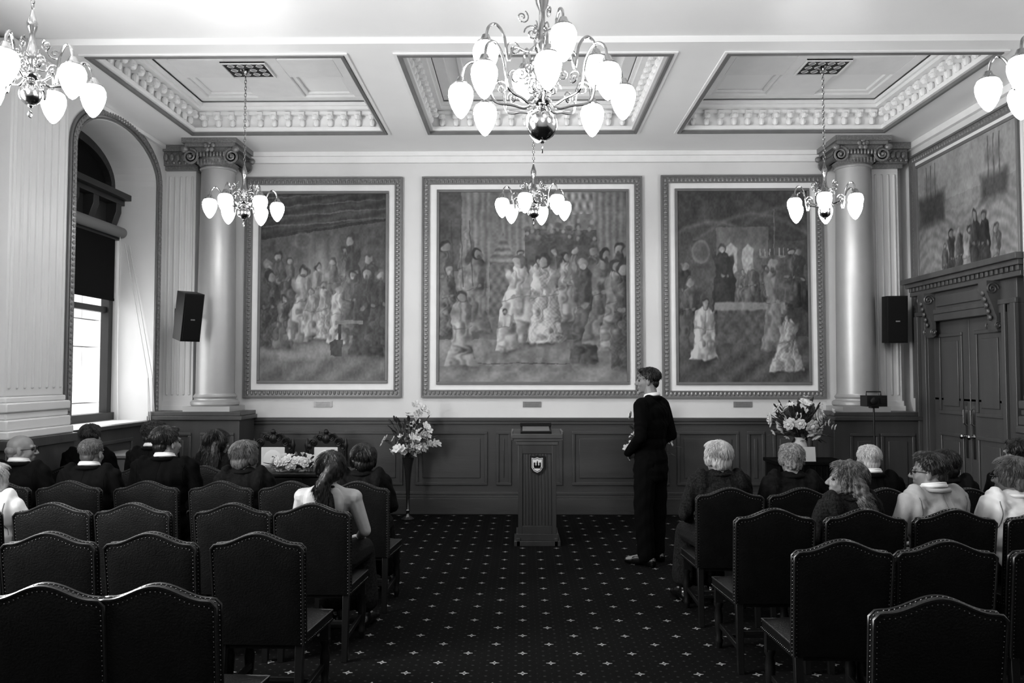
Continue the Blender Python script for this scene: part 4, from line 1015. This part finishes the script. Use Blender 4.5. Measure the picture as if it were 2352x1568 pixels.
def foliage(mb,n,c,rad,base,seed,L=.09):
    q=random.Random(seed)
    for i in range(n):
        d=Vector((q.uniform(-1,1),q.uniform(-1,1),q.uniform(-.8,1))).normalized()*q.uniform(.5,1.1)
        p=Vector((c[0]+d.x*rad[0],c[1]+d.y*rad[1],c[2]+d.z*rad[2]))
        mb.tube([base,Vector(base).lerp(p,.5)+Vector((0,0,.02)),p],.003,4)
        e=(d+Vector((0,0,.3))).normalized(); Rm=np.array(e.to_track_quat('X','Z').to_matrix())
        mb.ell(p,(L*.5,L*.24,L*.05),Rm,nu=8,nv=5)
def tall_vase(x,y,label,seed):
    r=root('flower_arrangement',label,'flowers',(x,y,0),group='tall floor arrangements')
    mb=MB(); mb.lathe([(.075,0),(.08,.01),(.06,.025),(.025,.05),(.02,.09),(.03,.11),(.02,.13),(.024,.3),(.034,.5),(.05,.64),(.068,.72),(.075,.74),(.066,.735),(.045,.65)],n=24)
    obj('vase',mb.mesh('vase',[M['vase']],50),r)
    mb=MB(); foliage(mb,60,(0,0,1.0),(.34,.2,.3),(0,0,.72),seed); obj('foliage',mb.mesh('foliage',[M['leaf']],60),r)
    q=random.Random(seed)
    for k in range(11):
        a=q.uniform(0,2*PI); R=q.uniform(.18,.42); zt=q.uniform(.85,1.35); dx,dy=math.cos(a)*R,math.sin(a)*R*.55
        for j in range(7):
            t=(j+1.5)/8; p=Vector((dx*t,dy*t,.72+(zt-.72)*math.sin(t*2.1)/.9)); o=obj('blossom',FL1,r,p+Vector((q.uniform(-.03,.03),q.uniform(-.03,.03),q.uniform(-.03,.03))),Vector((dx,dy-.15,.2)).to_track_quat('Z','Y').to_euler()); s_=q.uniform(.75,1.15); o.scale=(s_,s_,s_)
    blossoms(r,20,(.0,0,.9),(.24,.14,.16),FL1,seed+2,(.8,1.1),.1)
tall_vase(-1.38,9.75,'white orchid arrangement in tall slender silver vase',3)
tall_vase(1.56,9.75,'white orchid arrangement in tall vase behind the standing man',9)
r=root('plant_stand','dark square plinth draped in black cloth','plinth',(3.2,9.25,0))
mb=MB(); mb.box(-.37,.37,-.27,.2,0,.74); mb.box(-.40,.40,-.29,.22,.74,.78)
for i in range(12): mb.cap((-.36+.065*i,-.275,.02),(-.36+.065*i,-.275,.72),.02,.012,6)
obj('stand_body',mb.mesh('stand_body',[M['dark']]),r,bevel=.006)
r=root('flower_arrangement','white peony bouquet with dark foliage in pale vase','flowers',(3.15,9.22,.78))
mb=MB(); mb.lathe([(.06,0),(.075,.02),(.085,.1),(.07,.18),(.05,.22),(.06,.25),(.05,.245)],n=20); obj('vase',mb.mesh('vase',[M['white']],50),r)
mb=MB(); foliage(mb,130,(0,0,.42),(.38,.2,.25),(0,0,.24),21,.09); obj('foliage',mb.mesh('foliage',[M['leaf']],60),r)
blossoms(r,24,(0,-.03,.45),(.34,.17,.23),FL2,4,(.85,1.4),.3); blossoms(r,26,(0,-.03,.45),(.4,.2,.27),FL1,5,(.6,.9),.6)
mb=MB(); mb.box(-.09,.09,-.006,.006,0,.16); obj('notice_card',mb.mesh('notice_card',[M['paper']]),loc=(3.15,8.99,.78),rot=(-.12,0,0),label='small blank white card standing on the plinth',category='card')
# ---------------------------------------------------------------- lectern
r=root('lectern','dark wooden lectern with shield crest on its panel','lectern',(.15,8.45,0))
mb=MB(); mb.box(-.235,.235,-.2,.2,0,.05); mb.box(-.215,.215,-.18,.18,.05,.12); mb.box(-.195,.195,-.16,.16,.12,1.02)
for (a,b2,c,d) in [(-.195,-.15,.12,1.02),(.15,.195,.12,1.02),(-.15,.15,.93,1.02),(-.15,.15,.12,.2)]: mb.box(a,b2,-.178,-.16,c,d)
for i in range(9): mb.box(-.148+.033*i,-.118+.033*i,-.166,-.16,.2,.93)
for x in (-.21,.175): mb.box(x,x+.035,-.2,-.15,0,.08)
obj('lectern_body',mb.mesh('lectern_body',[mat('lectern_oak',40,.38,var=.25,vscale=6,stretch=(1,1,.12))]),r,bevel=.004)
mb=MB(); mb.box(-.215,.215,-.19,.18,1.02,1.06)
mb.prism([(-.21,1.06),(.22,1.06),(.22,1.16),(-.21,1.10)],'x',-.25,.25); mb.prism([(-.23,1.09),(-.2,1.09),(-.2,1.135),(-.23,1.135)],'x',-.26,.26)
mb.box(-.265,-.245,-.22,.22,1.07,1.16); mb.box(.245,.265,-.22,.22,1.07,1.16)
obj('lectern_top',mb.mesh('lectern_top',[M['wood']]),r,bevel=.004)
mb=MB(); 
def shield(s,y0,y1,mi,cz=.82):
    P=[(-.065*s,.08*s),(-.03*s,.075*s),(0,.085*s),(.03*s,.075*s),(.065*s,.08*s),(.065*s,-.03*s),(.04*s,-.07*s),(0,-.09*s),(-.04*s,-.07*s),(-.065*s,-.03*s)]
    mb.prism([(u,v+cz) for u,v in P],'y',y0,y1,mi)
shield(1.15,-.19,-.166,0); shield(.88,-.195,-.19,1); shield(.8,-.197,-.195,0); shield(.72,-.199,-.197,1)
for x in (-.028,0,.028): mb.box(x-.008,x+.008,-.203,-.199,.80,.845,0)
mb.box(-.034,.034,-.203,-.199,.795,.815,0); mb.box(-.004,.004,-.203,-.199,.845,.86,0)
mb.prism([(-.045,.785),(.045,.785),(.02,.797),(-.02,.797)],'y',-.203,-.199,0)
obj('crest',mb.mesh('crest',[M['black'],M['paper']],0),r,label='shield crest with a small three-towered castle')
mb=MB()
mb.box(-.16,.16,-.12,.14,0,.03); mb.box(-.14,.14,-.1,.12,.03,.034,1); mb.box(-.165,.165,.12,.14,.03,.07)
obj('ring_binder',mb.mesh('ring_binder',[M['black'],M['radiator']]),loc=(.14,8.47,1.14),rot=(.139,0,0),label='dark folder with papers lying on the lectern',category='folder',bevel=.002)
# ---------------------------------------------------------------- speakers
def speaker(x,y,z,yaw,tilt_,be,label):
    r=root('speaker',label,'loudspeaker',(x,y,z),(0,0,0),group='wall loudspeakers')
    mb=MB(); R_=np.array(Matrix.Rotation(yaw,3,'Z')@Matrix.Rotation(tilt_,3,'X')); 
    mb.box(-.115,.115,-.12,.1,-.28,.28,0,R_,(0,0,0)); mb.box(-.1,.1,-.135,-.12,-.265,.265,1,R_,(0,0,0)); mb.box(-.025,.025,-.137,-.135,-.03,-.015,2,R_,(0,0,0))
    obj('speaker_cabinet',mb.mesh('speaker_cabinet',[M['black'],M['grille'],M['plaque']]),r,bevel=.006)
    mb=MB(); mb.cap((0,.04,.0),be,.018,.018); mb.box(be[0]-.05,be[0]+.05,be[1]-.01,be[1]+.01,be[2]-.09,be[2]+.09)
    obj('wall_bracket',mb.mesh('wall_bracket',[M['black']]),r)
speaker(-3.90,9.33,2.42,math.radians(46),math.radians(12),(-.36,.59,.05),'black loudspeaker tilted down on a wall bracket by the window')
speaker(4.47,9.72,2.4,math.radians(-8),math.radians(3),(.02,.2,.02),'black loudspeaker on a bracket beside the door')
r=root('tripod_camera','small black camera on a slim black tripod','camera tripod',(3.87,8.95,0))
mb=MB(); mb.cap((0,0,.5),(0,0,1.38),.012,.01); mb.cap((0,0,.75),(0,0,.8),.025,.025)
for k in range(3):
    a=k*2*PI/3+.4; mb.cap((0,0,.78),(.3*math.cos(a),.3*math.sin(a),.012),.012,.01); mb.cap((0,0,.5),(.17*math.cos(a),.17*math.sin(a),.34),.006,.006)
obj('tripod_legs',mb.mesh('tripod_legs',[M['black']],50),r)
mb=MB(); mb.box(-.11,.11,-.09,.09,1.39,1.51); mb.box(-.04,.04,-.04,.04,1.37,1.4); mb.lathe([(.035,0),(.04,.02),(.04,.05),(.03,.055)],c=(-.05,-.09,1.45),n=16,R=Matrix.Rotation(PI/2,3,'X')); mb.box(.03,.09,-.1,-.09,1.42,1.48); mb.tube([(-.08,0,1.51),(-.08,0,1.55),(.08,0,1.55),(.08,0,1.51)],.007,6)
obj('camera_body',mb.mesh('camera_body',[M['black']]),r,bevel=.004)
# ---------------------------------------------------------------- table + carved chairs
r=root('side_table','dark wooden table dressed with white flowers','table',(-2.4,8.5,0))
mb=MB(); mb.box(-.62,.62,-.3,.3,.70,.735); obj('table_top',mb.mesh('table_top',[M['woodblk']]),r,bevel=.006)
mb=MB(); mb.box(-.57,.57,-.26,.26,.58,.70)
for x in (-.38,0,.38): mb.box(x-.15,x+.15,-.268,-.26,.6,.68)
obj('table_apron',mb.mesh('table_apron',[M['woodblk']]),r,bevel=.004)
lm=MB(); lm.lathe([(.03,0),(.035,.03),(.022,.06),(.03,.12),(.04,.25),(.025,.4),(.035,.45),(.035,.58)],n=14); lm=lm.mesh('leg',[M['woodblk']])
for sx in (-1,1):
    for sy in (-1,1): obj('leg',lm,r,(sx*.53,sy*.22,0))
r=root('flower_garland','low garland of white roses along the table','flowers',(-2.36,8.4,.735))
mb=MB(); foliage(mb,60,(0,0,.08),(.3,.12,.09),(0,0,.03),31,.08); obj('foliage',mb.mesh('foliage',[M['leaf']],60),r)
blossoms(r,38,(0,0,.09),(.3,.11,.09),FL2,6,(.6,.95),.3)
def carved(x):
    r=root('armchair','carved dark throne chair with pale upholstered back','chair',(x,9.35,0),group='carved ceremonial chairs')
    mb=MB(); mb.box(-.26,.26,-.22,.24,.38,.44); mb.ell((0,0,.45),(.24,.21,.05)); obj('seat',mb.mesh('seat',[M['white']]),r,bevel=.01)
    mb=MB()
    for s_ in (-1,1):
        mb.lathe([(.022,0),(.022,.5),(.03,.52),(.02,.55),(.026,.75),(.02,.85),(.032,.9),(.02,.94),(.012,.98)],c=(s_*.23,.24,0),n=12)
    P=[(-.23,.84)]+[(-.23+.46*i/24,.93+.13*math.sin(PI*i/24)+.012*math.sin(i*PI/2)) for i in range(25)]+[(.23,.84)]
    mb.prism(P,'y',.22,.26)
    for s_ in (-1,1):
        for (cx,cz,rr) in ((.15,.93,.05),(.07,.99,.045),(.2,.88,.03)):
            mb.tube([(s_*(cx+rr*(1-k/24)*math.cos(k/22*4*PI)),.215,cz+rr*(1-k/24)*math.sin(k/22*4*PI)) for k in range(22)],.009,5)
    mb.ell((0,.215,.98),(.05,.025,.06)); mb.ell((0,.215,1.06),(.03,.02,.035))
    mb.box(-.2,.2,.225,.255,.44,.52)
    for s_ in (-1,1): mb.box(s_*.17-.025,s_*.17+.025,.225,.255,.5,.86)
    obj('backrest_frame',mb.mesh('backrest_frame',[M['woodblk']]),r)
    mb=MB(); mb.box(-.14,.14,.21,.25,.52,.88); mb.ell((0,.22,.7),(.13,.03,.16)); obj('backrest_cushion',mb.mesh('backrest_cushion',[M['white']]),r,bevel=.015)
    for s_ in (-1,1):
        mb=MB(); mb.tube(cr([(s_*.24,.23,.7),(s_*.26,.1,.71),(s_*.27,-.08,.68),(s_*.27,-.16,.7),(s_*.27,-.19,.66)],5),.02,8); mb.cap((s_*.26,-.14,.42),(s_*.265,-.12,.67),.02,.016)
        obj('armrest',mb.mesh('armrest',[M['woodblk']]),r)
        for yy in (-.19,.22):
            mb=MB(); mb.lathe([(.025,0),(.03,.04),(.018,.08),(.03,.2),(.02,.3),(.03,.38)],n=12); obj('leg',mb.mesh('leg',[M['woodblk']]),r,(s_*.225,yy,0))
carved(-2.96); carved(-2.33)
r=root('radiator_cabinet','pale low cabinet standing below the window','cabinet',(-4.12,8.35,0))
mb=MB(); mb.box(-.16,.16,-.3,.3,0,.9); mb.box(-.18,.18,-.32,.32,.9,.93)
for i in range(9): mb.box(.16,.168,-.26+.06*i,-.23+.06*i,.15,.8)
obj('cabinet_body',mb.mesh('cabinet_body',[M['radiator']]),r,bevel=.005)
# ---------------------------------------------------------------- camera
cam=bpy.data.cameras.new('camera'); co=bpy.data.objects.new('camera',cam); COL.objects.link(co)
cam.sensor_width=36; cam.lens=28.32; cam.clip_start=.05
co.location=(0,0,1.73); co.rotation_euler=(math.radians(90+2.41),0,math.radians(.743)); scene.camera=co
# ---------------------------------------------------------------- light
w=bpy.data.worlds.new('world'); scene.world=w; w.use_nodes=True; bg=w.node_tree.nodes['Background']; bg.inputs[0].default_value=(1,1,1,1); bg.inputs[1].default_value=1.8
def area(name,loc,rot,sx,sy,p):
    l=bpy.data.lights.new(name,'AREA'); l.shape='RECTANGLE'; l.size=sx; l.size_y=sy; l.energy=p; o=bpy.data.objects.new(name,l); COL.objects.link(o); o.location=loc; o.rotation_euler=rot; return o
area('daylight_window',(XL-.40,8.76,1.9),(0,-PI/2,0),1.3,1.4,9)
area('daylight_window',(XL-.1,3.2,2.6),(0,-PI/2,0),2.6,1.9,330)
scene.view_settings.view_transform='Standard'; scene.view_settings.look='None'; scene.view_settings.exposure=.75
